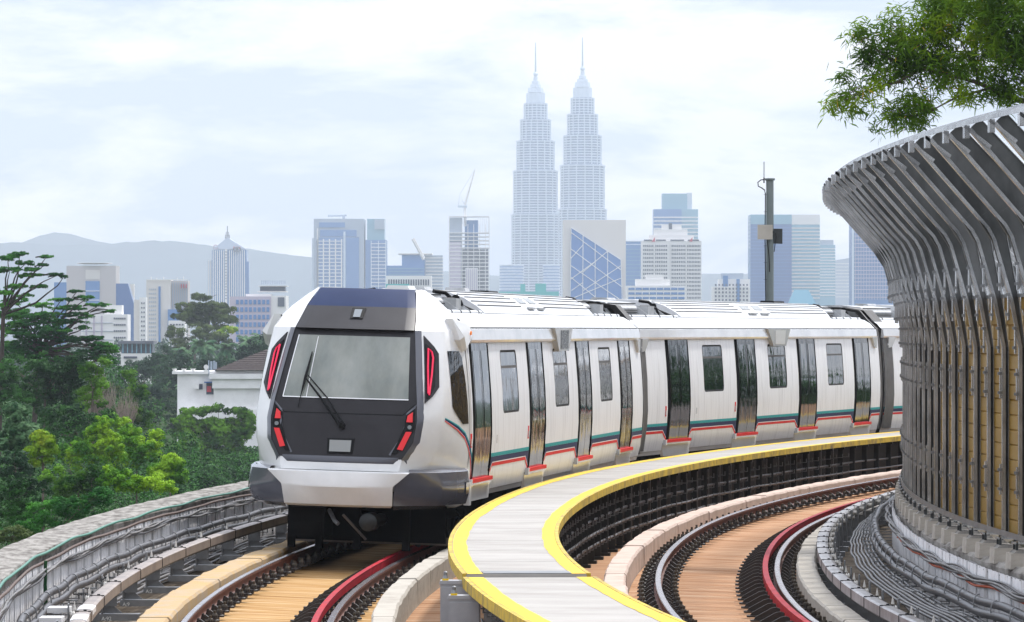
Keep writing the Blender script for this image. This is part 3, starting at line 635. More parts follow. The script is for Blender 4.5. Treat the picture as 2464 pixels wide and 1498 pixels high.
    for (t0,w0,h0,m0) in (((RA+1.2),.30,.06,0),((RA-.3),.35,.06,1),(1.8,.22,.075,1),(-1.0,.5,.05,2)) if front else ((-5.5,.5,.06,2),(8.8,.3,.04,1)):
        b_=MB(); b_.prism([(-.18,3.71),(.18,3.71),(.15,3.71+h0),(-.15,3.71+h0)],'y',-t0-w0,-t0+w0); b_.build('roof_antenna',[M['white'],M['roofgrey'],M['black']][m0],e)
    # ends and floor
    en=MB()
    pts=[(-hw(z)+.01,z) for z in (.78,1.3,2.2,3.0,3.17,3.36)]+[(hw(z)-.01,z) for z in (3.36,3.17,3.0,2.2,1.3,.78)]
    en.face([(x,-t_rear-.0,z) for x,z in pts]); 
    if not front: en.face([(x,-t_front,z) for x,z in pts])
    en.face([(-1.45,-t_front,.781),(1.45,-t_front,.781),(1.45,-t_rear,.781),(-1.45,-t_rear,.781)])
    en.build('end_wall',M['bellows'],e)
    # hooded end frame
    for te in ((t_rear,) if front else (t_rear,t_front)):
        q=1 if te>0 else -1
        hf=MB(); oo=[(hw(z)+(.03 if q>0 else .012),z) for z in (.80,1.3,1.6,2.2,2.95,3.17,3.36)]+[(.95,3.60),(.5,3.66)]
        ring=[(x,z) for x,z in oo]+[(-x,z) for x,z in oo[::-1]]; inner=[(x*.9,z*.985 if z>1 else z) for x,z in ring]
        EL=-.65 if q>0 else .16
        rows=[[(x,-(te),z) for x,z in ring],[(x,-(te+q*EL),z) for x,z in ring],[(x,-(te+q*EL),z) for x,z in inner],[(x,-te,z) for x,z in inner]]
        hf.grid(rows); hf.build('end_frame',M['bellows'],e,smooth=30)
    # gangway
    if True:
        gw=MB()
        oo=[(1.25,.9),(1.30,2.0),(1.22,3.1),(.9,3.38)]; ring=oo+[(-x,z) for x,z in oo[::-1]]
        rows=[]
        for k in range(9): 
            y=-t_rear+k*bs; c=1.0 if k%2 else .96; rows.append([(x*c,y,z*c+.05) for x,z in ring])
        gw.grid(rows); gw.build('gangway_bellows',M['bellows'],e)
    # underframe and bogies
    uf=MB(); uf.box(-1.30,1.30,-t_front+(.3 if front else 0),-t_rear,.62,.78)
    for (a,b,zb) in ((6.3,4.6,.28),(4.2,1.8,.22),(1.2,-1.6,.26),(-2.2,-4.6,.2)): uf.box(-1.25,1.25,-a,-b,zb,.66)
    uf.build('underframe',M['underframe'],e)
    for tb in (7.75,-7.75):
        bg_=MB(); bg_.box(-1.0,1.0,-tb-.35,-tb+.35,.45,.7)
        for s in (-1,1): bg_.prism([(-tb-1.5,.38),(-tb+1.5,.38),(-tb+1.4,.62),(-tb+.5,.5),(-tb-.5,.5),(-tb-1.4,.62)],'x',s*.92,s*1.10); bg_.tube([(s*1.15,-tb-.6,.5),(s*1.2,-tb-.2,.35),(s*1.15,-tb+.2,.5)],.02,5)
        bo=bg_.build('bogie',M['underframe'],e)
        for dy in (-1.1,1.1):
            for s in (-1,1):
                wl=MB(); wl.lathe([(.05,s*.66),(.44,s*.66),(.45,s*.70),(.41,s*.71),(.41,s*.80),(.30,s*.80),(.28,s*.77),(.12,s*.77),(.10,s*.84),(.02,s*.84)],-tb+dy,.40,20,ax='x'); wl.build('wheel',M['galvdark'],bo,smooth=40)
    return e
PH1=math.radians(8.6)
c1=carriage('leading train carriage with dark cab windscreen, white body and red lamps',-.72,75.5,PH1,True,9.45,-10.9,.235)
c2=carriage('middle train carriage, first one behind the cab car, dark doors and red sills',4.26,99.3,math.radians(16.8),False,11.6,-10.4,.07)
c3=carriage('third train carriage, mostly hidden behind the curved noise barrier',12.16,120.3,math.radians(24.),False,11.6,-11.3)
# ---------------------------------------------------------------- cab nose (local frame of carriage 1: y=-11.5 is the tip)
NR=[ # z, mask hw, mask sb, crease hw, crease sb, side hw, side sb, back hw
 (3.70,.70,1.75,.74,1.85,.76,1.95,.78),(3.60,.745,1.58,.86,1.74,.92,1.95,.93),(3.45,.80,1.35,1.04,1.58,1.10,1.95,1.10),(3.30,.83,1.12,1.16,1.38,1.26,1.92,1.27),
 (3.12,.87,.85,1.24,1.15,1.37,1.88,1.385),(2.80,.92,.66,1.28,.98,1.42,1.80,1.435),(2.45,.97,.46,1.31,.80,1.46,1.72,1.475),(2.13,1.02,.30,1.33,.66,1.49,1.64,1.505),(1.84,1.05,.17,1.34,.56,1.50,1.6,1.52),(1.55,1.02,.08,1.32,.50,1.50,1.58,1.53),(1.30,.87,.0,1.24,.42,1.49,1.56,1.52),(1.14,.84,-.05,1.14,.36,1.48,1.54,1.51)]
Zs=[r[0] for r in NR][::-1]
def nr(z,k): return float(np.interp(z,Zs,[r[k] for r in NR][::-1]))
TY=-11.5
def my(u,z): # mask surface
    h=nr(z,1); return TY+nr(z,2)-.10+.10*min(1,(abs(u)/h))**2 if abs(u)<=h else TY+nr(z,2)+(nr(z,4)-nr(z,2))*(abs(u)-h)/(nr(z,3)-h)
zrows=[3.70,3.60,3.45,3.30,3.13,3.12,2.96,2.80,2.62,2.45,2.28,2.13,1.98,1.84,1.70,1.55,1.42,1.30,1.22,1.14]
ns=MB()
for s in (-1,1):
    rows=[]
    for z in zrows:
        r=[(s*nr(z,1),TY+nr(z,2),z),(s*(nr(z,1)*.5+nr(z,3)*.5),TY+nr(z,2)*.53+nr(z,4)*.47,z),(s*(nr(z,3)-.035),TY+nr(z,4)-.03,z),(s*(nr(z,3)+.008),TY+nr(z,4)+.05,z),(s*(nr(z,3)*.5+nr(z,5)*.5+.01),TY+nr(z,4)*.5+nr(z,6)*.5,z),(s*nr(z,5),TY+nr(z,6),z),(s*nr(z,7),-9.44,z)]
        rows.append(r)
    ns.grid(rows)
rows=[]
for z in (1.31,1.22,1.14): rows.append([(u*nr(z,1),my(u*nr(z,1),z),z) for u in zl(-1,1,8)])
ns.grid(rows)
ns.grid([[(-.78,-9.44,3.70),(.78,-9.44,3.70)],[(-.70,TY+1.75,3.70),(.70,TY+1.75,3.70)]])
ns.face([(x,-9.6,z) for x,z in [(-hw(z),z) for z in (.78,1.3,2.2,2.95,3.17,3.36,3.7)]+[(hw(z),z) for z in (3.7,3.36,3.17,2.95,2.2,1.3,.78)]])
ns.build('cab_shell',M['white'],c1,smooth=22)
def mgrid(z0,z1,nz,f0=-1.,f1=1.,off=0.,nu=10,mt=None,name='x',u0=None,u1=None,par=None,sm=30):
    mb=MB(); rows=[]
    for z in zl(z0,z1,nz):
        a=u0(z) if u0 else f0*nr(z,1); b=u1(z) if u1 else f1*nr(z,1)
        rows.append([(u,my(u,z)-off,z) for u in zl(a,b,nu)])
    mb.grid(rows); return mb.build(name,mt,par or c1,smooth=sm)
mk=mgrid(1.31,3.13,16,mt=M['mask'],name='cab_mask',off=.002)
# projecting cap above the windscreen
cp=MB(); rows=[]
for z,o in ((3.70,.0),(3.66,.03),(3.46,.05),(3.44,.05),(3.16,.075),(3.12,.075),(3.105,.0)):
    w0=nr(z,1)-.012; rows.append([(u,my(u,z)-o*(1 if abs(u)<w0*.99 else .3),z) for u in (-w0,-w0*.86,-w0*.84,-w0*.4,0,w0*.4,w0*.84,w0*.86,w0)])
cp.grid(rows,mf=lambda i,j:0 if i<3 else 1); cp.face([(x,y,z) for x,y,z in rows[0]]+[(.6,TY+2.0,3.702),(-.6,TY+2.0,3.702)]); cap=cp.build('cab_cap',[M['cap'],M['mask']],c1,smooth=18)
ws=mgrid(2.145,3.02,10,off=.010,nu=12,mt=M['screen'],name='windscreen',u0=lambda z:-(.905-.115*(z-2.13)/.89),u1=lambda z:.895-.085*(z-2.13)/.89)
bl=MB()
def ribbon(pts,wd,off,mb):
    # pts (u,z) polyline, closed=no
    for (a,b) in zip(pts[:-1],pts[1:]):
        dx,dz=b[0]-a[0],b[1]-a[1];L_=math.hypot(dx,dz);nx,nz=-dz/L_*wd/2,dx/L_*wd/2
        n=max(1,int(L_/.15)); 
        mb.grid([[(a[0]+dx*t+nx,my(a[0]+dx*t+nx,a[1]+dz*t+nz)-off,a[1]+dz*t+nz),(a[0]+dx*t-nx,my(a[0]+dx*t-nx,a[1]+dz*t-nz)-off,a[1]+dz*t-nz)] for t in zl(0,1,n)])
ribbon([(-.79,3.02),(-.905,2.145),(.895,2.145)],.014,.014,bl); ribbon([(-.50,3.0),(-.56,2.15)],.010,.013,bl); bl.build('screen_edge_line',M['stripewhite'],ws)
# slate border round the mask
bd=MB()
for s in (-1,1):
    bd.grid([[(s*(nr(z,1)-.005),my(nr(z,1)-.005,z)-.02,z),(s*(nr(z,1)+.035),my(nr(z,1)+.035,z)-.022,z),(s*(nr(z,1)+.075),my(nr(z,1)+.075,z)-.004,z)] for z in (3.12,2.8,2.45,2.13,1.84,1.7,1.55,1.42,1.30)])
bd.grid([[(u,my(u,1.335)-.02,1.335),(u,my(u,1.30)-.024,1.295),(u,my(u,1.25)-.004,1.245)] for u in zl(-.935,.935,10)])
bd.build('mask_border',M['frame'],c1,smooth=30)
sl=MB(); ribbon([(-1.0,2.06),(-.86,1.93),(.84,1.93),(.99,2.08)],.012,.006,sl); sl.build('panel_seam',M['black'],mk)
ib=MB()
for s in (-1,1):
    ribbon([(s*1.03,2.08),(s*.90,1.955),(s*.895,1.80),(s*.84,1.60),(s*.70,1.37)],.028,.012,ib)
ib.build('lamp_bay_edge',M['frame'],mk)
# tail lamps
def poly(pts,off,mt,name,par,th_=.01):
    mb=MB(); a=[(u,my(u,z)-off-th_,z) for u,z in pts]; b=[(u,my(u,z)-off+.01,z) for u,z in pts]
    mb.face(a); mb.grid([a+[a[0]],b+[b[0]]]); return mb.build(name,mt,par)
for s in (-1,1):
    tl=poly([(s*1.00,2.03),(s*.885,1.93),(s*.875,1.76),(s*.79,1.53),(s*.72,1.385),(s*.79,1.39),(s*.93,1.56),(s*1.02,1.76)][::s],.006,M['black'],'tail_light',c1)
    poly([(s*.975,1.975),(s*.91,1.925),(s*.90,1.835),(s*.985,1.835)],.02,M['redlamp'],'upper_lamp',tl)
    poly([(s*.985,1.70),(s*.905,1.70),(s*.80,1.455),(s*.875,1.44)],.02,M['redlamp'],'lower_lamp',tl)
    lm=MB(); u,z=s*.95,1.765; lm.lathe([(.03,my(u,z)-.03),(.03,my(u,z))],u,z,12,ax='y'); lm.build('marker_lamp',M['lens'],tl)
    # side lights on the white cheeks
    def cs(f,z):  # f 0 mask edge..1 crease
        return (s*(nr(z,1)+(nr(z,3)-nr(z,1))*f), TY+nr(z,2)+(nr(z,4)-nr(z,2))*f, z)
    def cpoly(pts,off,mt,name,par):
        mb=MB(); a=[]
        for f,z in pts:
            x,y,z_=cs(f,z); a.append((x+s*off*.55,y-off*.8,z_))
        b=[cs(f,z) for f,z in pts]
        mb.face(a); mb.grid([a+[a[0]],b+[b[0]]]); return mb.build(name,mt,par)
    sd=cpoly([(.26,3.05),(.60,2.90),(.76,2.80),(.80,2.33),(.56,2.20),(.26,2.10)],.028,M['mask'],'side_light',c1)
    cpoly([(.30,3.02-.08),(.56,2.85),(.63,2.76),(.63,2.34),(.40,2.17),(.32,2.16)],.036,M['black'],'lamp_recess',sd)
    lb=MB()
    def cp3(f,z,o): x,y,z_=cs(f,z); return (x+s*o*.55,y-o*.8,z_)
    lb.tube([cp3(.37,2.24,.045),cp3(.36,2.60,.045),cp3(.38,2.87,.045),cp3(.50,2.82,.045),cp3(.545,2.74,.045),cp3(.50,2.5,.045),cp3(.40,2.22,.045)],.014,6)
    lb.build('lamp_tube',M['pinklamp'],sd,smooth=60)
# top lamp, display plate
lp=poly([(-.10,3.42),(.10,3.42),(.09,3.27),(-.09,3.27)],.075,M['black'],'head_lamp',c1); poly([(-.055,3.40),(.055,3.40),(.05,3.29),(-.05,3.29)],.09,M['lens'],'lamp_lens',lp)
dp=poly([(-.19,1.585),(.19,1.585),(.18,1.375),(-.18,1.375)],.012,M['black'],'destination_plate',c1); poly([(-.155,1.56),(.155,1.56),(.15,1.40),(-.15,1.40)],.024,M['plate'],'plate_glass',dp)
# wiper
wp=MB()
def ms(u,z,o): return (u,my(u,z)-o,z)
wp.tube([ms(-.02,1.76,.04),ms(-.30,2.10,.06),ms(-.60,2.42,.07)],[.022,.016,.010],6); wp.tube([ms(.03,1.78,.05),ms(-.24,2.14,.07),ms(-.56,2.45,.08)],[.012,.010,.008],6)
wp.lathe([(.045,my(0,1.76)-.06),(.045,my(0,1.76))],0.0,1.76,10,ax='y')
wpo=wp.build('wiper',M['black'],c1,smooth=60)
wb=MB(); wb.tube([ms(-.555,2.78,.035),ms(-.60,2.42,.06),ms(-.66,2.00,.03)],[.008,.022,.008],5); wb.build('wiper_blade',M['black'],wpo)
# bumper
bz=[(1.135,1.02,-.14,-.24),(1.12,1.00,-.17,-.27),(.94,.80,-.22,-.33),(.91,.79,-.22,-.33),(.66,.77,-.10,-.20),(.63,.74,-.05,-.14)]
bm2=MB(); bm2.grid([[(-w_,TY+e_,z),(-w_*.97,TY+e_-.01,z),(-w_*.72,TY+c_+.02,z),(-w_*.3,TY+c_,z),(w_*.3,TY+c_,z),(w_*.72,TY+c_+.02,z),(w_*.97,TY+e_-.01,z),(w_,TY+e_,z)] for z,w_,e_,c_ in bz])
bm2.face([(-1.02,TY-.14,1.135),(1.02,TY-.14,1.135),(.9,TY+.4,1.15),(-.9,TY+.4,1.15)]); bm2.build('bumper',M['white'],c1,smooth=25)
for s in (-1,1):
    g=MB(); cols=lambda z,a,b,c_: [(s*a[0],TY+a[1],z),(s*b[0],TY+b[1],z),(s*(b[0]+.04),TY+b[1]+.08,z),(s*c_[0],TY+c_[1],z),(s*(c_[0]+.005),TY+1.62,z),(s*(c_[0]-.06),TY+1.66,z)]
    g.grid([cols(1.17,(.98,-.02),(1.26,.38),(1.50,1.35)),cols(1.13,(1.0,-.10),(1.32,.34),(1.55,1.30)),cols(.95,(.81,-.16),(1.36,.36),(1.575,1.30)),cols(.80,(.785,-.12),(1.35,.40),(1.57,1.30)),cols(.66,(.775,-.06),(1.28,.48),(1.53,1.35)),cols(.60,(.76,.05),(1.15,.65),(1.40,1.45))])
    g.face([(s*.98,TY-.02,1.17),(s*1.26,TY+.38,1.17),(s*1.50,TY+1.35,1.17),(s*1.5,TY+1.62,1.17),(s*.9,TY+1.62,1.17)]); gb=g.build('corner_bumper',M['slate'],c1,smooth=35)
    hb=MB(); hb.box(s*1.568,s*1.582,TY+1.30,TY+1.58,.80,.98,0); hb.box(s*1.582,s*1.585,TY+1.31,TY+1.57,.81,.97,1); hb.build('step_hatch',[M['black'],M['slate']],gb)
    wp_=MB(); wp_.grid([[(s*(hw(z)),y,z) for z in (.68,.78,.98,1.15)] for y in (TY+1.60,-9.44)]); wp_.box(s*1.46,s*1.545,-9.62,-9.47,.62,.95); wp_.build('door_pillar_skirt',M['white'],c1)
    # ear pod
    ep=MB()
    A=[(TY+1.42,3.30),(TY+1.95,3.25),(TY+2.06,3.17),(TY+2.06,2.955),(TY+1.70,2.82),(TY+1.46,3.0)]
    ep.grid([[(s*(1.20),y,z) for y,z in A],[(s*(1.30 if i in(0,) else 1.41),y,z) for i,(y,z) in enumerate(A)],[(s*(1.31 if i==0 else 1.475),y+(.04 if i==0 else 0),z-(.06 if z>3.1 else -.05)) for i,(y,z) in enumerate(A)]],close=True)
    ep.face([(s*(1.31 if i==0 else 1.475),y+(.04 if i==0 else 0),z-(.06 if z>3.1 else -.05)) for i,(y,z) in enumerate(A)])
    po=ep.build('side_pod',M['white'],c1,smooth=25)
    am_=MB(); am_.lathe([(.03,1.47),(.03,1.495)] if s>0 else [(.03,-1.47),(.03,-1.495)],TY+1.98,3.10,8,ax='x'); am_.build('amber_lamp',M['amber'],po)
    # cab side window
    def sdp(t,z,o): 
        y=-t; sb=y-TY; a,b=(nr(z,4),nr(z,3)+.008),(nr(z,6),nr(z,5)); mid=((a[0]+b[0])/2,(a[1]+b[1])/2+.01)
        xs_=[a[0]+.05,mid[0],b[0],TY*-1-9.44]; ys_=[a[1],mid[1],b[1],nr(z,7)]
        return (s*(float(np.interp(sb,xs_,ys_))+o),y,z)
    swp=[(10.42,2.84),(10.05,2.80),(9.72,1.78),(9.95,1.75),(10.50,2.02)]
    n=12; cwm=MB(); rows=[]
    for k in range(n+1):
        z=1.80+(2.84-1.80)*k/n; tf=float(np.interp(z,[1.80,2.02,2.84],[10.05,10.50,10.42])); tr_=float(np.interp(z,[1.80,2.78,2.84],[9.70,9.85,9.95]))
        rows.append([sdp(t,z,.006) for t in zl(tr_,tf,5)])
    cwm.grid(rows); cwm.build('cab_side_window',M['glass'],c1,smooth=40)
    sm_=MB(); sm_.grid([[sdp(9.62,z,.003),sdp(9.60,z,.003)] for z in zl(1.17,2.95,10)]); sm_.build('panel_joint',M['black'],c1)
    # swoosh
    base=[(9.36,.99),(9.40,1.12),(9.50,1.28),(9.68,1.44),(9.95,1.59),(10.3,1.71),(10.62,1.79),(10.85,1.85)]
    for nm,mt,o0,o1 in (('stripe_red',M['stripered'],0,.05),('stripe_white',M['stripewhite'],.05,.062),('stripe_navy',M['navy'],.062,.15),('stripe_teal',M['teal'],.15,.20)):
        st=MB(); rows=[]
        for i,(t,z) in enumerate(base):
            k=1-i/len(base)*.75; nx=-.75 if i<4 else -.35; nz=.6 if i<4 else .9
            rows.append([sdp(max(t+nx*q*k,9.345),z+nz*q*k*.8,.005) for q in (o0,(o0+o1)/2,o1)])
        st.grid(rows); st.build(nm,mt,c1)
# coupler and gear under the nose
uc=MB(); uc.lathe([(.10,TY-.05),(.13,TY-.03),(.13,TY+.3),(.09,TY+.35),(.09,TY+1.)],.42,.42,14,ax='y'); uc.build('horn',M['galvdark'],c1,smooth=40)
uc=MB(); uc.box(-.75,-.25,TY+.2,TY+.9,.18,.60); uc.box(-.70,-.30,TY+.17,TY+.2,.25,.40); uc.build('coupler_box',M['underframe'],c1)
uc=MB(); uc.tube([(-.2,TY+.3,.56),(-.08,TY+.1,.42),(-.02,TY+.05,.38)],.03,8); uc.tube([(.0,TY+.3,.5),(.3,TY+.5,.15)],.02,6); uc.build('coupler_rod',M['galv'],c1,smooth=40)
uc=MB(); 
for x in (-.8,-.4,.15,.85): uc.box(x-.05,x+.05,TY+.6,TY+.7,.0,.62)
uc.box(-.88,1.35,TY+1.0,TY+1.1,.1,.64); uc.build('bogie_hangers',M['underframe'],c1)
db=MB(); db.box(-1.15,1.62,TY+2.0,TY+2.08,.02,.13,0); db.lathe([(.04,TY+1.985),(.04,TY+2.0)],1.35,.075,10,1,ax='y'); db.build('deflector_bar',[M['cover'],M['black']],c1)
# ---------------------------------------------------------------- far city
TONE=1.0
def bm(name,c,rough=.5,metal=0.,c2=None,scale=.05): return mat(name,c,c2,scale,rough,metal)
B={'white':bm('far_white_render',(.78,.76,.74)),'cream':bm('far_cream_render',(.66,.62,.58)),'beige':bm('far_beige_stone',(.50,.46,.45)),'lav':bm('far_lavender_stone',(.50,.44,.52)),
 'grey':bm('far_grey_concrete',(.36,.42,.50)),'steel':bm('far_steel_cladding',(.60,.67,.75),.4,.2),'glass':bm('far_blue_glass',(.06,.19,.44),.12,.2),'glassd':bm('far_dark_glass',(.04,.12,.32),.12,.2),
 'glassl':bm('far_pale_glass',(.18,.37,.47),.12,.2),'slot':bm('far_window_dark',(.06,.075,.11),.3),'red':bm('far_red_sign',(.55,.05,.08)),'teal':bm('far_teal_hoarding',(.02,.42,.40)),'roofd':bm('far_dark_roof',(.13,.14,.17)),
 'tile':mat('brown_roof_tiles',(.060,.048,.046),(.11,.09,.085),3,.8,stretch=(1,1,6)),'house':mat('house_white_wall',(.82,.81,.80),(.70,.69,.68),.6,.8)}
class Bld:
    def __init__(s,name,label,Y,cat='building',group='buildings of the far city skyline'):
        s.Y=Y; s.k=Y/F; s.e=empty(name,label,cat,group=group); s.done=False; s.x0=None
    def X(s,px): return (px-1232)*s.k
    def Z(s,py): return CZ-(py-HZ)*s.k
    def origin(s,px):
        s.e.location=(s.X(px),s.Y,-15); s.ox=s.X(px); return s
    def put(s,mb,name,mt,par=None,**k):
        mb.v=[(x-s.ox,y-s.Y,z+15) for x,y,z in mb.v]; return mb.build(name,mt,par or s.e,**k)
    def block(s,x0,x1,y0,mt,name='wall',dep=None,dy=0.,y1=None,top=None):
        mb=MB(); w=s.X(x1)-s.X(x0); dep=dep or w
        z1=s.Z(y0); z0=-15 if y1 is None else s.Z(y1)
        mb.box(s.X(x0),s.X(x1),s.Y+dy,s.Y+dy+dep,z0,z1); return s.put(mb,name,mt)
    def rows(s,x0,x1,ys,h,mt,dy=-.3,name='window_row',n=0,gap=.3,xs=None,par=None,dep=.25):
        for y in ys:
            mb=MB(); a,b=s.X(x0),s.X(x1)
            if n and n<=7:
                w=(b-a)/n
                for i in range(n): q_=MB(); q_.box(a+w*i+w*gap/2,a+w*(i+1)-w*gap/2,s.Y+dy,s.Y+dy+dep,s.Z(y+h),s.Z(y)); s.put(q_,'window' if name=='window_row' else name,mt,par)
                continue
            if n:
                w=(b-a)/n
                for i in range(n): mb.box(a+w*i+w*gap/2,a+w*(i+1)-w*gap/2,s.Y+dy,s.Y+dy+dep,s.Z(y+h),s.Z(y))
            else: mb.box(a,b,s.Y+dy,s.Y+dy+dep,s.Z(y+h),s.Z(y))
            s.put(mb,name,mt,par)
    def cols(s,x0,x1,n,w,y0,y1,mt,dy=-.6,name='pier',dep=.5,incl=True):
        for i in range(n):
            x=x0+(x1-x0)*i/(n-1) if n>1 else x0
            mb=MB(); mb.box(s.X(x-w/2),s.X(x+w/2),s.Y+dy,s.Y+dy+dep,s.Z(y1),s.Z(y0)); s.put(mb,name,mt)
fr_=lambda a,b,st: [a+st*i for i in range(int((b-a)/st)+1)]
BY=830
# beige block far left
b=Bld('office_block','beige office block with a helipad on its flat roof, behind the spreading tree',2300).origin(220)
b.block(130,160,680,B['glass'],'glass_wing',dep=8); b.block(160,279,640,B['beige'],dep=22); b.block(206,240,677,B['glass'],'window_bay',dep=1,dy=-.5,y1=735)
b.block(206,240,650,B['cream'],'louvre_panel',dep=1,dy=-.3,y1=673); mb=MB(); mb.lathe([(6.,b.Z(636)),(9.,b.Z(634)),(9.,b.Z(633))],b.X(225),b.Y+6,20); b.put(mb,'helipad',B['white'])
b.rows(206,240,[700,722],1.5,B['white'],dy=-.8)
b=Bld('office_tower','dark blue glass tower with one slanted side, left of the slim white block',2200).origin(300)
mb=MB(); mb.prism([(b.X(279),-15),(b.X(324),-15),(b.X(323),b.Z(735)),(b.X(308),b.Z(683)),(b.X(279),b.Z(683))],'y',b.Y,b.Y+8); b.put(mb,'wall',B['glassd'])
b=Bld('apartment_block','pale block peeking out behind the dark blue slanted tower',2600).origin(315)
b.block(305,322,684,B['cream'],dep=6)
b=Bld('hospital_building','low white building with short rows of small windows, behind the left trees',1500).origin(250)
b.block(195,307,757,B['white'],dep=12); b.block(250,292,735,B['white'],'roof_block',dep=7,dy=2,y1=757)
for y in (765,780,795,811,826): b.rows(273,303,[y],4,B['slot'],n=6,gap=.35)
b.rows(195,272,[777,797,818],1.2,B['grey']); b.cols(208,245,3,4,760,850,B['lav'])
b=Bld('apartment_block','slim white apartment block with a stepped parapet between two office towers',1900).origin(337)
b.block(322,336,722,B['cream'],'wing',dep=6); b.block(336,352,716,B['white'],dep=6,dy=-1); b.rows(339,350,fr_(728,840,11),4,B['slot'],n=2,dy=-1.3,gap=.5)
b=Bld('office_tower','pale grey office tower with a dark vertical window strip and rooftop masts',2000).origin(400)
b.block(352,411,674,B['cream'],dep=14); b.block(411,452,676,B['beige'],'side_wing',dep=12,dy=1.5)
b.cols(384,384,1,5,690,845,B['glass'],name='window_strip'); b.rows(358,376,fr_(695,820,10),4,B['grey'],n=4,gap=.5); b.cols(415,449,8,1.6,680,845,B['grey'],dy=.9); 
for x,h in ((362,8),(375,5),(392,7),(425,6),(440,9)): b.block(x,x+1.2,674-h,B['white'],'mast',dep=.6,dy=3,y1=676)
b.rows(352,452,[673],1.6,B['white'],dy=-.6); b.cols(436,448,3,2,684,694,B['red'],dy=.2,name='sign_letter')
b.block(405,440,745,B['glass'],'low_wing',dep=4,dy=-3)
b=Bld('pavilion_building','low building with a flat dark canopy roof over a band of tall windows',900).origin(328)
b.block(291,366,851,B['white'],dep=8); b.block(291,366,827,B['slot'],'window_band',dep=6,dy=.6,y1=851); b.block(284,370,821,B['roofd'],'canopy',dep=9,dy=-.8,y1=828); b.cols(296,362,7,2.4,828,851,B['glassl'],dy=-.1)
b.rows(298,330,[858],5,B['slot'])
b=Bld('apartment_block','white block of small balconies seen through the umbrella shaped tree',1500).origin(425)
b.block(405,445,772,B['white'],dep=8); b.rows(408,443,fr_(780,850,9),3.5,B['slot'],n=5,gap=.4)
# ring sign tower
b=Bld('office_tower','tall ribbed tower with a pyramid crown, thin spires and round signs',3600).origin(547)
b.block(497,522,627,B['steel'],'left_wing',dep=18,dy=2); b.block(510,541,602,B['glass'],dep=24); b.block(541,593,602,B['glass'],'right_wall',dep=24,dy=1); b.block(593,598,630,B['glass'],'corner_bay',dep=12,dy=4)
b.cols(501,520,5,2,627,830,B['white'],dy=1.2); b.cols(513,538,6,2.2,603,830,B['white']); b.cols(552,588,8,2.2,603,830,B['white'],dy=.3); b.cols(544,544,1,6,600,830,B['white'],dy=-1.2)
b.rows(542,546,fr_(606,720,7),2.,B['slot'],dy=-1.5)
mb=MB(); zc_=b.Z(600); mb.v=[(b.X(512),b.Y,zc_),(b.X(592),b.Y,zc_),(b.X(588),b.Y+20,zc_),(b.X(516),b.Y+20,zc_),(b.X(546),b.Y+4,b.Z(572)),(b.X(549),b.Y+10,b.Z(572))]; mb.f=[(0,1,4),(1,2,5,4),(2,3,5),(3,0,4,5),(0,3,2,1)]; mb.m=[0]*5; b.put(mb,'crown',B['grey'])
for x,y0,w in ((546,544,1.9),(543,558,1.4),(549,558,1.4),(541,566,1.2),(551,566,1.2)): b.block(x-w/2,x+w/2,y0,B['slot'],'spire',dep=.4,dy=6,y1=600)
for y in (566,572,578): b.rows(540,552,[y],1,B['slot'],dy=6,name='spire_collar')
for (x,y,r) in ((519,597,4.6),(567,599,5),(574,598,5.)):
    mb=MB(); cy=b.Z(y if x<530 else y+.0); cy=b.Z(595 if x<530 else 600.5 if x<570 else 600)
    mb.tube([(b.X(x)+r*b.k*math.cos(a),b.Y-1,cy+r*b.k*math.sin(a)) for a in np.linspace(0 if x!=519 else .6,6.283,14)],.5,5); b.put(mb,'ring_sign',B['roofd'] if x>530 else B['lav'])
b.rows(560,580,[594],5,B['red'],dy=-1,n=3,gap=.4,name='sign_panel')
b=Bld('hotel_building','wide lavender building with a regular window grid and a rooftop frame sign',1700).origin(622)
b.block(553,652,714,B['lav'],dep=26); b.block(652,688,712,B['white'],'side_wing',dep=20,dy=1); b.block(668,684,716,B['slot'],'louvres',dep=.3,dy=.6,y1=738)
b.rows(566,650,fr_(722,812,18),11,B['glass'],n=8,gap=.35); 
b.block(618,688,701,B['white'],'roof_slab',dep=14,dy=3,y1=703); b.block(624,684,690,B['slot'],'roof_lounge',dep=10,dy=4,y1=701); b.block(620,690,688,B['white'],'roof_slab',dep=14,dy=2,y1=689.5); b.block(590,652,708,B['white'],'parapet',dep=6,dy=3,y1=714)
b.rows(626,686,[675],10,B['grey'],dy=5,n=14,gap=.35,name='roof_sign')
# twin slab tower
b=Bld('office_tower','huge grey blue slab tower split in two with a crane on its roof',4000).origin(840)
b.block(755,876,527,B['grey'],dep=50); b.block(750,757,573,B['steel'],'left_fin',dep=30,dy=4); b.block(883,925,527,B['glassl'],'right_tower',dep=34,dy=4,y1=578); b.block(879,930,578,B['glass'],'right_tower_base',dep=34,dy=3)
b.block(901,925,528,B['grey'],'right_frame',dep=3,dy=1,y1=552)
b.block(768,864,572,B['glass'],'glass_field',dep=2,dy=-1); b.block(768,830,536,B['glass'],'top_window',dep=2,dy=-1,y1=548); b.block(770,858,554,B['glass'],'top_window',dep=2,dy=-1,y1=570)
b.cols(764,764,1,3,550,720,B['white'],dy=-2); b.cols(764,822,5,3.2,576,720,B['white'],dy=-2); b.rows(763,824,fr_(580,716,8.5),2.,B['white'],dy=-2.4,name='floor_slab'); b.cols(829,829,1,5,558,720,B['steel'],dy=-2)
b.rows(893,928,fr_(586,716,8.5),1.8,B['white'],dy=1.5,name='floor_slab'); b.cols(893,928,3,2,580,720,B['steel'],dy=1.6)
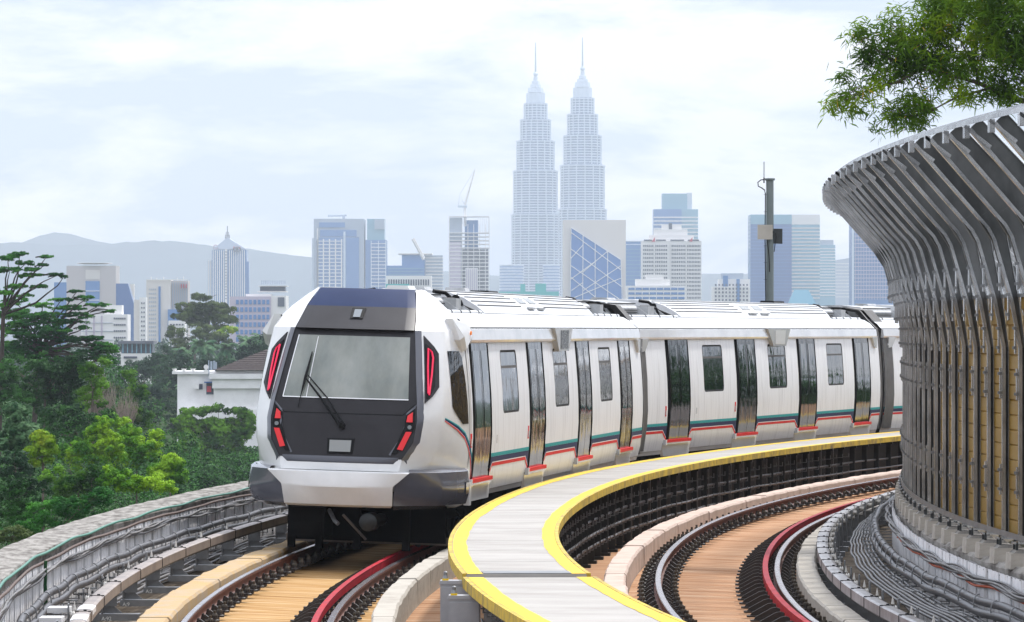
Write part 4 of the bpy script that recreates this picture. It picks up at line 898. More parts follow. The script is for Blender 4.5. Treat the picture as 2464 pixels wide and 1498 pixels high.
mb=MB(); mb.tube([b_ for b_ in ((b.X(826),b.Y+10,b.Z(527)),(b.X(826),b.Y+10,b.Z(518)))],1.2,4); mb.tube([(b.X(788),b.Y+10,b.Z(519)),(b.X(833),b.Y+10,b.Z(518))],.9,4); b.put(mb,'roof_crane',B['grey'])
b=Bld('office_block','glass and concrete block under a flat roof slab between two towers',3300).origin(985)
b.block(967,1022,614,B['glass'],dep=25); b.block(958,1040,610,B['white'],'roof_slab',dep=28,dy=-2,y1=613); b.block(930,1022,640,B['glass'],'low_wing',dep=20,dy=-3); b.block(1022,1065,615,B['grey'],'side_wing',dep=20,dy=1)
b.rows(1024,1067,fr_(620,700,8),2.4,B['white'],dy=.4,name='floor_slab'); b.rows(935,1020,fr_(646,668,7),1.5,B['glassl'],dy=-3.4,name='floor_slab')
mb=MB(); mb.tube([(b.X(993),b.Y-5,b.Z(576)),(b.X(1020),b.Y-5,b.Z(626))],1.0,4); mb.tube([(b.X(996),b.Y-5,b.Z(574)),(b.X(1022),b.Y-5,b.Z(622))],.6,4); b.put(mb,'crane_jib',B['white'])
b=Bld('colonnade_building','low white building with tall narrow openings above the train roof',2400).origin(985)
b.block(929,1038,664,B['white'],dep=18); b.rows(933,1034,[673],14,B['slot'],n=17,gap=.45); b.rows(929,1038,[692],20,B['grey'],n=14,gap=.4); b.block(929,985,684,B['teal'],'hoarding',dep=1,dy=-4,y1=700)
b=Bld('unfinished_tower','tower under construction with bare floor slabs and an open top frame',3500).origin(1128)
b.block(1081,1112,525,B['grey'],'left_wall',dep=20,dy=2); b.block(1080,1109,583,B['lav'],'finished_wall',dep=3,dy=0); b.block(1112,1175,600,B['slot'],'core',dep=20,dy=5); b.block(1118,1150,530,B['glass'],'top_core',dep=12,dy=8,y1=600)
b.rows(1081,1177,fr_(560,716,9),2.,B['white'],dy=-.3,name='floor_slab',dep=24); b.cols(1081,1177,2,1.6,522,720,B['white'],dy=-.6); b.cols(1112,1168,5,1.4,540,720,B['white'],dy=-.6); b.rows(1081,1177,[521],1.4,B['white'],dy=-.6,name='top_frame',dep=20); b.cols(1152,1176,6,.9,522,560,B['white'],dy=-.5)
b.block(1120,1150,646,B['white'],'site_hoist',dep=2,dy=-2); b.cols(1123,1147,6,2,648,715,B['lav'],dy=-2.6)
e=Bld('tower_crane','white luffing tower crane standing on the unfinished tower',3500,cat='crane',group=None).origin(1118)
mb=MB(); k=e.k
for x in (1117,1121): mb.tube([(e.X(x),e.Y+3,e.Z(545)),(e.X(x),e.Y+3,e.Z(498))],.35,4)
for i in range(9): mb.tube([(e.X(1117 if i%2 else 1121),e.Y+3,e.Z(545-i*5)),(e.X(1121 if i%2 else 1117),e.Y+3,e.Z(540-i*5))],.25,4)
e.put(mb,'mast',B['white'])
mb=MB()
for dx in (0,3.2): mb.tube([(e.X(1117+dx),e.Y+3,e.Z(494)),(e.X(1143),e.Y+3,e.Z(407))],.35,4)
for i in range(12): 
    t=i/12; t2=(i+1)/12; mb.tube([(e.X(1117+26*t+(0 if i%2 else 3.2*(1-t))),e.Y+3,e.Z(494-87*t)),(e.X(1117+26*t2+(3.2*(1-t2) if i%2 else 0)),e.Y+3,e.Z(494-87*t2))],.22,4)
e.put(mb,'jib',B['white'])
mb=MB(); mb.box(e.X(1101),e.X(1124),e.Y+2,e.Y+5,e.Z(500),e.Z(495)); mb.tube([(e.X(1103),e.Y+3,e.Z(496)),(e.X(1106),e.Y+3,e.Z(468)),(e.X(1118),e.Y+3,e.Z(494))],.3,4); mb.tube([(e.X(1106),e.Y+3,e.Z(468)),(e.X(1142),e.Y+3,e.Z(409))],.15,4); e.put(mb,'counter_jib',B['steel'])
# twin spired towers
ringm=B['steel']; TG=bm('spired_tower_glass',(.04,.12,.28),.12,.2)
def spired(label,cx,by,sc,Y,top):
    # tiers: (y_bottom,y_top,half width) in photo px relative to ball
    b=Bld('spired_tower',label,Y,cat='skyscraper',group='pair of tall spired towers').origin(cx)
    k=b.k; cxw=b.X(cx); cy=b.Y+60*k*.8
    tiers=[(760,515,57.5),(515,409,53),(409,337,45.5),(337,286,36.5),(286,247,27.7)]
    f=lambda y:  top+(y-100)*sc
    for i,(yb,yt,w_) in enumerate(tiers):
        mb=MB(); mb.lathe([(w_*k*.955,b.Z(f(yb))),(w_*k*.94,b.Z(f(yt)))],cxw,cy,64,lobes=16,la=.02); b.put(mb,'glass_tier',TG)
        y=yt+1.; st=6.3; j=0
        while y<yb-1 and y<725:
            mb=MB(); ww=w_*k*(1.0 if y>yt+2 else 1.03)
            mb.lathe([(ww*.93,b.Z(f(y+3.1))),(ww,b.Z(f(y+2.6))),(ww,b.Z(f(y+.4))),(ww*.93,b.Z(f(y)))],cxw,cy,64,lobes=16,la=.022); b.put(mb,'sunshade_ring',ringm); y+=st
        n=16
        for q in range(n):
            a=2*math.pi*q/n+.1
            if math.sin(a)>.3: continue
            mb=MB(); x_=cxw+w_*k*1.0*math.cos(a); y_=cy+w_*k*1.0*math.sin(a); r=1.3*k; mb.box(x_-r,x_+r,y_-r,y_+r,b.Z(f(min(yb,760))),b.Z(f(yt))); b.put(mb,'column',ringm)
    cr_=[(21.5,247),(21.5,222),(18,221),(16.5,209),(13,208),(11,201),(9,200),(7,193),(5,192),(3.4,182),(2.4,181),(2.0,178)]
    for (w1,y1),(w2,y2) in zip(cr_[:-1],cr_[1:]):
        if abs(y1-y2)<1.5: continue
        mb=MB(); mb.lathe([(w1*k,b.Z(f(y1))),(w2*k if w1-w2<1.6 else w1*k*.9,b.Z(f(y2+.3))),(w1*k*.8,b.Z(f(y2)))],cxw,cy,32,lobes=8,la=.06); b.put(mb,'crown_tier',B['steel'])
    mb=MB(); mb.lathe([(max(.01,5.6*k*math.sin(t)),b.Z(f(176.5))-5.6*k*math.cos(t)) for t in np.linspace(.02,3.12,12)],cxw,cy,20); b.put(mb,'ball',B['steel'],smooth=60)
    mb=MB(); mb.lathe([(2.2*k,b.Z(f(172))),(1.6*k,b.Z(f(140))),(1.3*k,b.Z(f(118))),(.8*k,b.Z(f(100)))],cxw,cy,8); b.put(mb,'spire',B['grey'])
    return b
spired('left one of two tall pale towers with stacked tiers and a spire',1289,0,1.0,6600,100)
b=spired('right one of two tall pale towers with stacked tiers and a spire',1402.5,0,1.0,6450,87)
# round annex towers
for i,(x,w_,l) in enumerate(((1231,30,'short round banded annex left of the spired towers'),(1327,21,'short round banded annex in front of the left spired tower'))):
    b=Bld('round_annex',l,6200,group='round annexes of the spired towers').origin(x); k=b.k
    mb=MB(); mb.lathe([(w_*k*.96,-15),(w_*k*.96,b.Z(639))],b.X(x),b.Y+w_*k,32); b.put(mb,'glass_drum',B['glass'])
    for y in fr_(637,716,7.2): mb=MB(); mb.lathe([(w_*k*.95,b.Z(y+3)),(w_*k,b.Z(y+2.6)),(w_*k,b.Z(y+.3)),(w_*k*.95,b.Z(y))],b.X(x),b.Y+w_*k,32); b.put(mb,'sunshade_ring',ringm)
b=Bld('site_hoarding','bright teal netting on a low building site below the spired towers',3000,cat='netting',group=None).origin(1275)
b.block(1200,1345,702,B['teal'],'netting',dep=3); b.block(1252,1264,684,B['teal'],'tall_netting',dep=3,dy=1,y1=703); b.block(1288,1314,683,B['teal'],'tall_netting',dep=3,dy=1,y1=703)
# slanted glass block
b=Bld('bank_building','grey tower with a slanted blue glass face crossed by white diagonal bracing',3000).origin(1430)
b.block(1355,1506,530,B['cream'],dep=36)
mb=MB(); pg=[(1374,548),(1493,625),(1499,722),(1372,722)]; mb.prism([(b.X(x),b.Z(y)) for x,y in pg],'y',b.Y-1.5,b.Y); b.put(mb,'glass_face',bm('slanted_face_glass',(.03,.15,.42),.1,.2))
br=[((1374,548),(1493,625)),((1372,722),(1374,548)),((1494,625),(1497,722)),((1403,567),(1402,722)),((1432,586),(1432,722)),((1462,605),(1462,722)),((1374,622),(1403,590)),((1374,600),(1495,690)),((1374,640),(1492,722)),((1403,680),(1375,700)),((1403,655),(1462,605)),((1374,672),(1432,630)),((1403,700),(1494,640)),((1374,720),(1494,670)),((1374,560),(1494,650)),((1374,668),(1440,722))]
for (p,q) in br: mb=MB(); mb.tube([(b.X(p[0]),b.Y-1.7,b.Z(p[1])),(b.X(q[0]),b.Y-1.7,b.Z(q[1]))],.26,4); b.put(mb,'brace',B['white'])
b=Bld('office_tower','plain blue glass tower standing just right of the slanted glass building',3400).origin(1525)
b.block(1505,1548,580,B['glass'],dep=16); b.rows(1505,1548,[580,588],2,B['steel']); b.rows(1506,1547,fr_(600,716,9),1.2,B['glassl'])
b=Bld('office_tower','stepped teal glass tower rising behind the ornate white building',4400).origin(1628)
b.block(1594,1654,466,B['glassl'],'top_block',dep=24,y1=505,dy=6); b.block(1654,1666,464,B['steel'],'top_side',dep=20,dy=8,y1=505); b.block(1573,1640,504,B['glass'],dep=34); b.block(1640,1680,504,B['glassl'],'side_face',dep=30,dy=2)
b.rows(1573,1680,fr_(522,600,9),3,B['white'],dy=-.8,name='floor_band')
b=Bld('hotel_tower','ornate stepped white tower dotted with many small windows',2900).origin(1617)
b.block(1545,1688,580,B['white'],dep=30); b.block(1563,1670,566,B['white'],'upper_step',dep=22,dy=3,y1=582); b.block(1575,1655,552,B['white'],'upper_step',dep=16,dy=5,y1=567); b.block(1594,1641,540,B['white'],'crown',dep=10,dy=7,y1=553); b.block(1610,1618,537,B['slot'],'crown_slot',dep=1,dy=6.5,y1=552)
for q,(x0,x1,n) in enumerate(((1547,1573,6),(1576,1606,7),(1611,1650,9),(1653,1686,9))):
    b.rows(x0,x1,fr_(590,716,9.6),4.6,B['slot'],n=n,gap=.42)
    b.rows(x0+2,x1-4,[577],3.4,B['slot'],dy=-.4)
b.cols(1574.5,1651.5,3,2.,582,720,B['white'],dy=-.9)
for x in (1568,1658): mb=MB(); mb.prism([(b.X(x),b.Z(582)),(b.X(x+8),b.Z(582)),(b.X(x+8),b.Z(571))],'y',b.Y-.6,b.Y-.3); b.put(mb,'roof_emblem',B['red'])
b=Bld('apartment_block','low white apartment block with wide balconies in front of the ornate tower',2300).origin(1580)
b.block(1508,1652,688,B['white'],dep=20); b.block(1530,1612,672,B['white'],'penthouse',dep=12,dy=3,y1=690); b.block(1555,1597,661,B['white'],'lift_tower',dep=8,dy=4,y1=673)
for y in (693,704,715): b.rows(1511,1648,[y],5.5,B['glass'],n=8,gap=.12)
b=Bld('apartment_block','white stepped apartment block standing alone left of the grey pole',2600).origin(1765)
b.block(1715,1805,690,B['white'],dep=18); b.block(1730,1805,672,B['white'],'upper_step',dep=14,dy=2,y1=692); b.block(1737,1790,658,B['grey'],'crown',dep=12,dy=4,y1=673); b.block(1740,1752,664,B['glass'],'glass_bay',dep=1,dy=1); b.block(1772,1780,672,B['glass'],'glass_bay',dep=1,dy=-.5)
for y in fr_(680,720,9): b.rows(1718,1802,[y+4],4.6,B['slot'],n=10,gap=.5,dy=-.5)
b=Bld('office_tower','big two faced glass tower directly behind the grey pole',3700).origin(1888)
b.block(1806,1905,517,B['glassl'],'crown_band',dep=40,y1=540); b.block(1806,1905,540,B['glassd'],dep=40,dy=.3); b.block(1905,1973,517,B['white'],'crown_side',dep=36,dy=1,y1=541); b.block(1905,1973,541,B['glassl'],'pale_face',dep=36,dy=1.3)
b.rows(1806,1905,fr_(548,716,8.4),1.6,B['glass'],dy=-.1,name='floor_line'); b.rows(1905,1973,fr_(548,716,8.4),3,B['cream'],dy=.8,name='floor_line')
b=Bld('pyramid_roof_building','pale building with a truncated pyramid roof just above the train',1900).origin(1930)
mb=MB(); z0,z1=b.Z(760),b.Z(698); mb.v=[(b.X(1882),b.Y,z0),(b.X(1980),b.Y,z0),(b.X(1975),b.Y+12,z0),(b.X(1887),b.Y+12,z0),(b.X(1913),b.Y+5,z1),(b.X(1947),b.Y+5,z1),(b.X(1947),b.Y+8,z1),(b.X(1913),b.Y+8,z1)]; mb.f=[(0,1,5,4),(1,2,6,5),(2,3,7,6),(3,0,4,7),(4,5,6,7)]; mb.m=[0]*5; b.put(mb,'roof',B['glassl']); b.block(1885,1977,758,B['cream'])
b=Bld('office_tower','narrow pale tower with a rounded top right of the big glass tower',4200).origin(1991)
b.block(1973,2010,590,B['glassl'],dep=18); b.block(1975,2006,578,B['grey'],'crown',dep=14,dy=2,y1=592); b.rows(1973,2010,fr_(598,716,7),2.2,B['white'])
b=Bld('office_tower','faint pale tower with a sloping roof near the noise barrier',5600).origin(2030)
mb=MB(); mb.prism([(b.X(2009),-15),(b.X(2051),-15),(b.X(2051),b.Z(620)),(b.X(2009),b.Z(627))],'y',b.Y,b.Y+20); b.put(mb,'wall',B['grey']); b.rows(2010,2050,fr_(634,716,8),2.,B['white'])
b=Bld('office_tower','tall violet blue glass tower partly hidden by the noise barrier',3200).origin(2105)
b.block(2050,2165,530,B['glass'],dep=28); b.rows(2056,2165,fr_(540,722,9.2),2.,B['lav'],dy=-.5,name='floor_line'); b.cols(2052,2164,18,1.1,532,722,B['lav'],dy=-.4,dep=.3,name='mullion'); b.block(2050,2055,530,B['steel'],'corner_edge',dep=1,dy=-.8)
# house among the trees
b=Bld('house','white walled house with a brown hipped tile roof among the trees',500,cat='house',group=None).origin(540)
b.block(425,515,898,B['house'],'rear_wing',dep=9,dy=1); b.block(413,520,894,B['house'],'roof_parapet',dep=9.6,dy=.6,y1=901)
b.block(515,680,935,B['house'],'main_wall',dep=8,dy=-.6); b.block(505,690,900,B['house'],'eaves_band',dep=9,dy=-1.3,y1=912); b.block(512,690,912,B['house'],'frieze',dep=8.6,dy=-1.,y1=935); b.block(428,700,985,B['house'],'lower_floor',dep=8,dy=-1.2); b.block(520,700,890,B['house'],'attic_wall',dep=8,dy=-.4,y1=900)
mb=MB(); zr=b.Z(891); mb.v=[(b.X(516),b.Y-1.2,zr),(b.X(760),b.Y-1.2,zr),(b.X(760),b.Y+9,zr),(b.X(516),b.Y+9,zr),(b.X(636),b.Y+3.9,b.Z(842)),(b.X(700),b.Y+3.9,b.Z(842))]; mb.f=[(0,1,5,4),(1,2,5),(2,3,4,5),(3,0,4)]; mb.m=[0]*4; b.put(mb,'roof',B['tile'])
mb=MB()
for i in range(10):
    t=i/10.; mb.tube([(b.X(516+120*t)-.1,b.Y-1.25+5.1*t,zr+(b.Z(842)-zr)*t+.02),(b.X(760-60*t),b.Y-1.25+5.1*t,zr+(b.Z(842)-zr)*t+.02)],.05,4)
b.put(mb,'tile_courses',B['tile'])
b.block(495,513,922,B['slot'],'window',dep=.3,dy=.9,y1=950); b.block(497,507,930,B['red'],'red_shutter',dep=.2,dy=.6,y1=944); b.block(492,515,919,B['glassd'],'awning',dep=1.4,dy=-.5,y1=922); b.block(590,601,1000,B['slot'],'window',dep=.2,dy=-2.1,y1=1030); b.block(478,486,925,B['slot'],'window',dep=.2,dy=.9,y1=938)
mb=MB(); mb.cbox(b.X(472),b.Y+.7,b.Z(930),.5,.5,.6); b.put(mb,'air_conditioner',B['white'])
for x in (418,441,463): mb=MB(); mb.lathe([(.12,b.Z(894)),(.30,b.Z(888)),(.10,b.Z(890))],b.X(x),b.Y+1,8); b.put(mb,'rooftop_vent',B['white'])
e=Bld('antenna_mast','cluster of grey panel antennas and white dishes on the house roof',499,cat='antenna',group=None).origin(500)
mb=MB(); mb.tube([(e.X(501),e.Y+1,e.Z(902)),(e.X(501),e.Y+1,e.Z(868))],.06,6); e.put(mb,'mast',B['grey'])
for x,y0 in ((505,870),(512,869),(516,872)): e.block(x,x+5,y0,B['grey'],'panel_antenna',dep=.15,dy=.6,y1=y0+22)
for y in (884,895): mb=MB(); mb.lathe([(.02,e.Y+.9),(.22,e.Y+.75),(.27,e.Y+.62)],e.X(495),e.Z(y),14,ax='y'); e.put(mb,'dish',B['white'],smooth=50)
# grey pole
b=Bld('antenna_pole','grey steel pole with a whip antenna and two square panels behind the train',112,cat='pole',group=None).origin(1852); b.e.location[2]=-.5
px=b.X(1852.5); ox,oy,oz=px,112,-.5
def pp(mb,n,m_,sm=None,par=None): mb.v=[(x-b.ox,y-b.Y,z+.5) for x,y,z in mb.v]; return mb.build(n,m_,par or b.e,smooth=sm)
PM=mat('weathered_pole_paint',(.17,.20,.195),(.11,.13,.125),2,.55,stretch=(1,1,.4))
mb=MB(); mb.lathe([(.10,-.5),(.092,b.Z(434))],px,112,20); pp(mb,'shaft',PM,40)
mb=MB(); mb.lathe([(.115,b.Z(435)),(.125,b.Z(433)),(.125,b.Z(430)),(.05,b.Z(429))],px,112,20); pp(mb,'cap',PM,30)
mb=MB(); mb.tube([(b.X(1838.5),112,b.Z(441)),(b.X(1838.5),112,b.Z(390))],.010,5); mb.tube([(b.X(1838.5),112,b.Z(441)),(b.X(1838.5),112,b.Z(428))],.018,5); pp(mb,'whip_antenna',M['black'])
mb=MB(); mb.tube([(b.X(x),111.9,b.Z(y)) for x,y in ((1839,433),(1830,434),(1823,440),(1824,449),(1832,453),(1839,458),(1841,466),(1841,500),(1840,560),(1841,640),(1842,735))],.014,5); pp(mb,'cable',M['black'],60)
for y in (468,510,592,632,673): mb=MB(); mb.box(b.X(1837),b.X(1845),111.88,111.92,b.Z(y+.8),b.Z(y)); pp(mb,'cable_clamp',M['black'])
AM=mat('antenna_panel_beige',(.42,.38,.32),(.35,.315,.265),2,.45)
mb=MB(); mb.box(b.X(1822),b.X(1858),111.80,111.86,b.Z(577),b.Z(542)); a_=pp(mb,'panel_antenna',AM); 
mb=MB(); mb.prism([(b.X(1862),111.95),(b.X(1883.5),112.12),(b.X(1883),112.18),(b.X(1861.5),112.01)],'z',b.Z(587),b.Z(551)); pp(mb,'panel_antenna',M['galvdark'])
mb=MB(); mb.box(b.X(1856),b.X(1866),111.86,111.93,b.Z(562),b.Z(556)); pp(mb,'panel_bracket',M['galvdark'])
mb=MB(); mb.tube([(b.X(x),111.88,b.Z(y)) for x,y in ((1865,560),(1867,570),(1864,590),(1862,607))],.012,5); mb.lathe([(.03,0),(.03,.05)],0,0,6); mb.v=mb.v[:-12]; mb.f=[f for f in mb.f if max(f)<len(mb.v)]; mb.m=mb.m[:len(mb.f)]; pp(mb,'cable',M['black'])
mb=MB(); mb.tube([(b.X(x),111.87,b.Z(y)) for x,y in ((1845,578),(1848,600),(1850,625),(1851,655))],.013,5); pp(mb,'cable',M['black'])
# ---------------------------------------------------------------- terrain
def gz(x,y):
    z=-14.
    # wooded rise on the left beyond the viaduct
    t=max(0,min(1,(y-230)/450)); l=max(0,min(1,(-x+ .02*y)/ (10+.02*y)))
    z+= 6.5*(t*t*(3-2*t))*l
    if y>1000: z-= 5*min(1,(y-1000)/600)*l
    return z
ys=[-100,30,60,90,120,160,200,250,300,350,400,450,500,600,700,800,900,1000,1200,1500,2000,3000,5000,7000,9000,14000]; xr=np.linspace(-1,1,41)
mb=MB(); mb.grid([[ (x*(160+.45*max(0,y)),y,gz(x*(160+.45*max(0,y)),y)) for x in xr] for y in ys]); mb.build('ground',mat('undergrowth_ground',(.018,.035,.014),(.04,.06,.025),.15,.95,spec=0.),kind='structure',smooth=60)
def hill(name,Y,pts,seed,jag):
    r=random.Random(seed); mb=MB(); rows=[[],[],[]]; N=150
    for i in range(N+1):
        px=-60+2600*i/N; y=float(np.interp(px,[p[0] for p in pts],[p[1] for p in pts]))+r.uniform(-jag,jag)+2*math.sin(i*.5+seed)
        x,_,z=W(px,y,Y); rows[0].append((x*.86,Y-900,-15)); rows[1].append((x*.95,Y-350,-15+(z+15)*.55)); rows[2].append((x,Y,z))
    rows.append([(x*1.01,y+80,-15) for x,y,z in rows[2]])
    mb.grid(rows); mb.build(name,mat('forest_hill_'+str(seed),(.03,.05,.06),(.04,.065,.075),.01,.95,spec=0.),kind='structure',smooth=80)  # forest tone pulled towards blue, distance haze mixed into the colour
hill('hills',9700,[(-60,590),(60,585),(160,590),(240,592),(290,583),(350,579),(420,582),(500,590),(560,596),(640,610),(760,620),(900,655),(1100,665),(1300,680),(1800,660),(2100,655),(2400,640)],3,1.8)
hill('far_hills',10350,[(-60,600),(40,588),(90,568),(130,562),(175,566),(230,580),(330,592),(600,600),(900,640),(1300,672),(2000,652),(2300,640)],5,1.0)
# ---------------------------------------------------------------- vegetation
def fmat(name,a,b,c=None,sc=1.2,lo=.42,hi=.60,tr=.14):
    m=mat(name,a,b,sc,.65,lo=lo,hi=hi,c3=c,spec=.08,detail=5); nt=m.node_tree; N=nt.nodes;L=nt.links
    p=N['Principled BSDF']; t=N.new('ShaderNodeBsdfTranslucent'); cr=[n for n in N if n.type=='VALTORGB'][0]; L.new(cr.outputs['Color'],t.inputs['Color'])
    mx=N.new('ShaderNodeMixShader'); mx.inputs[0].default_value=tr; L.new(p.outputs[0],mx.inputs[1]); L.new(t.outputs[0],mx.inputs[2]); L.new(mx.outputs[0],N['Material Output'].inputs['Surface']); return m
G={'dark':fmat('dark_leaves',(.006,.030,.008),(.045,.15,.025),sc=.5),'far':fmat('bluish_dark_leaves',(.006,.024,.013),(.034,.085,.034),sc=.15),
'olive':fmat('olive_leaves',(.022,.042,.010),(.11,.16,.045),sc=.2),'mid':fmat('mid_green_leaves',(.012,.06,.006),(.13,.29,.02),sc=.6),
'emer':fmat('emerald_leaves',(.010,.065,.014),(.08,.27,.03),(.03,.14,.02),sc=.45),'bright':fmat('bright_green_leaves',(.035,.13,.008),(.26,.44,.02),(.11,.27,.012),sc=.7),
'lime':fmat('yellow_green_leaves',(.12,.24,.01),(.34,.42,.03),(.20,.34,.02),sc=1.1),'palm':fmat('palm_leaves',(.03,.10,.045),(.12,.22,.10),sc=.4),
'shiny':fmat('glossy_leaves',(.015,.06,.02),(.12,.22,.10),sc=2.5),'acac':fmat('long_acacia_leaves',(.022,.055,.008),(.26,.38,.015),(.10,.20,.012),sc=1.3,lo=.34,hi=.66,tr=.3),
'young':fmat('young_orange_leaves',(.50,.36,.03),(.45,.25,.03),sc=3.)}
BARK=mat('tree_bark',(.085,.065,.05),(.15,.12,.10),3,.9); DBARK=mat('dark_wet_bark',(.035,.028,.022),(.07,.055,.045),3,.9); PALE=mat('pale_dead_bark',(.26,.20,.17),(.36,.30,.26),3,.9)
def leafmesh(C,L,Wd,droop=0.,up=.6,curve=False,rng=RNG,NN=None):
    n=len(C); d=rng.normal(size=(n,3)); d[:,2]=d[:,2]*.6-droop; d/=np.linalg.norm(d,axis=1)[:,None]
    nn=rng.normal(size=(n,3)); nn[:,2]+=up*2
    if NN is not None:
        nn=NN+rng.normal(size=(n,3))*.38; nn/=np.linalg.norm(nn,axis=1)[:,None]; d=d-nn*(d*nn).sum(1)[:,None]; d/=np.linalg.norm(d,axis=1)[:,None]
    s=np.cross(d,nn); s/=(np.linalg.norm(s,axis=1)[:,None]+1e-9)
    l=L*rng.uniform(.6,1.25,n)[:,None]; w=Wd*rng.uniform(.7,1.2,n)[:,None]
    if curve:
        dn=np.tile([0,0,-1.],(n,1)); b=np.cross(s,d)
        k=rng.uniform(-.25,.25,n)[:,None]
        p0=C; p1=C+d*l*.33+s*w/2+b*l*k*.33; p2=C+d*l*.33-s*w/2+b*l*k*.33; p3=C+d*l*.72+s*w*.4+b*l*k*.2; p4=C+d*l*.72-s*w*.4+b*l*k*.2; p5=C+d*l-b*l*k*.2+dn*l*.15
        V=np.stack([p0,p1,p2,p3,p4,p5],1).reshape(-1,3); i=np.arange(n)[:,None]*6
        Fq=[tuple(map(int,r)) for r in np.concatenate([i+1,i+2,i+4,i+3],1)]; Ft=[tuple(map(int,r)) for r in np.concatenate([i,i+2,i+1],1)]+[tuple(map(int,r)) for r in np.concatenate([i+3,i+4,i+5],1)]
        return V,Fq+Ft
    V=np.stack([C-d*l/2,C+s*w/2,C+d*l/2,C-s*w/2],1).reshape(-1,3); i=np.arange(n)[:,None]*4
    return V,[tuple(map(int,r)) for r in np.concatenate([i,i+1,i+2,i+3],1)]
def mkleaf(name,V,Fc,m,parent,loc):
    me=bpy.data.meshes.new(name); me.from_pydata((V-np.array(loc)).tolist(),[],Fc); me.materials.append(m); me.update(); return link(name,me,parent)
def clumped(blobs,total,rl,flat=.6,rng=RNG):
    # every crown is made of many small leafy lobes; leaves lie on the lobes' outer sides
    ar=np.array([b[3]*b[5] for b in blobs]); sh=ar/ar.sum(); CC=[];NN=[]
    fz=1. if flat>.45 else .45
    for b,v in zip(blobs,sh):
        n=int(total*v); nl=max(4,int(2.4*b[3]*b[5]/(rl*rl*fz)))
        u=rng.normal(size=(nl,3)); u[:,1]-=.45; u[:,2]+=.15; u/=np.linalg.norm(u,axis=1)[:,None]; r=rng.uniform(.15,1.0,nl)[:,None]**.45
        c=np.array(b[:3])+u*r*np.maximum(np.array(b[3:6])-rl*np.array([.5,.5,.35*fz]),.1*np.array(b[3:6])); R_=rl*rng.uniform(.6,1.35,nl)
        idx=rng.integers(0,nl,n); q=rng.normal(size=(n,3)); q[:,2]+=.55; q[:,1]-=.25; q/=np.linalg.norm(q,axis=1)[:,None]
        rr=rng.uniform(.55,1.08,n)[:,None]; off=q*rr*R_[idx][:,None]; off[:,2]*=.72*fz
        CC.append(c[idx]+off); NN.append(q*np.array([1,1,1.2]))
    return np.concatenate(CC),np.concatenate(NN)
def limb(mb,a,b,r0,r1,seed,bend=.12,n=5):
    r=random.Random(seed); a=np.array(a,float);b=np.array(b,float); L_=np.linalg.norm(b-a); p=[]
    o=np.array([r.uniform(-1,1),r.uniform(-1,1),r.uniform(-.3,1)])*bend*L_
    for i in range(n+1): t=i/n; p.append(a+(b-a)*t+o*math.sin(math.pi*t)+np.array([r.uniform(-1,1),r.uniform(-1,1),r.uniform(-1,1)])*.02*L_)
    mb.tube(p,[r0+(r1-r0)*i/n for i in range(n+1)],5)
    return p
def tree(name,label,Y,blobs,m,n,lp=6,ar=.45,base=None,cat='tree',group='trees of the wooded slope left of the track',bark=None,csz=7,fork=None,tw=5,flat=.6,dep=.7,up=.6,droop=0,limbs=True,gbase=None):
    k=Y/F; bx=(base if base is not None else sum(b[0]*b[2] for b in blobs)/sum(b[2] for b in blobs)); X0=(bx-1232)*k; z0=gbase if gbase is not None else gz(X0,Y)-.3
    e=empty(name,label,cat,(X0,Y,z0),group=group); loc=(X0,Y,z0)
    r=random.Random(int(bx*7+Y)); WB=[]
    for (px,py,rx,ry) in blobs:
        x,_,z=W(px,py,Y); WB.append((x,Y+r.uniform(-.6,.6)*rx*k*dep,z,rx*k,max(rx*k*dep,.3),ry*k))
    C,NN=clumped(WB,int(n*1.05),csz*k*1.75,flat); V,Fc=leafmesh(C,lp*k*1.15,lp*k*ar*1.35,droop,up,NN=NN); mkleaf('crown',V,Fc,m,e,loc)
    tr=MB(); zt=min(b[2] for b in WB); f=fork or (bx,max(b[1] for b in blobs)); fx,_,fz=W(f[0],f[1],Y)
    fz=max(fz,z0+1.0)
    tr.tube([(0,0,0),((fx-X0)*.35,.0,(fz-z0)*.5),(fx-X0,0,fz-z0)],[tw*k,tw*k*.8,tw*k*.62],7); tro=tr.build('trunk',bark or BARK,e,smooth=60)
    if limbs:
        for i,b in enumerate(WB):
            lb=MB(); limb(lb,(fx-X0,0,fz-z0),(b[0]-X0,b[1]-Y,b[2]-z0-b[5]*.2),tw*k*.42,tw*k*.10,i+int(bx)); 
            for j in range(3): limb(lb,(b[0]-X0-(b[0]-fx)*.25,b[1]-Y,b[2]-z0-b[5]*.3),(b[0]-X0+r.uniform(-.8,.8)*b[3],b[1]-Y+r.uniform(-.6,.3)*b[4],b[2]-z0+r.uniform(-.2,.6)*b[5]),tw*k*.18,tw*k*.05,j+i*9+int(bx))
            lb.build('limb',bark or BARK,e,smooth=60)
    return e
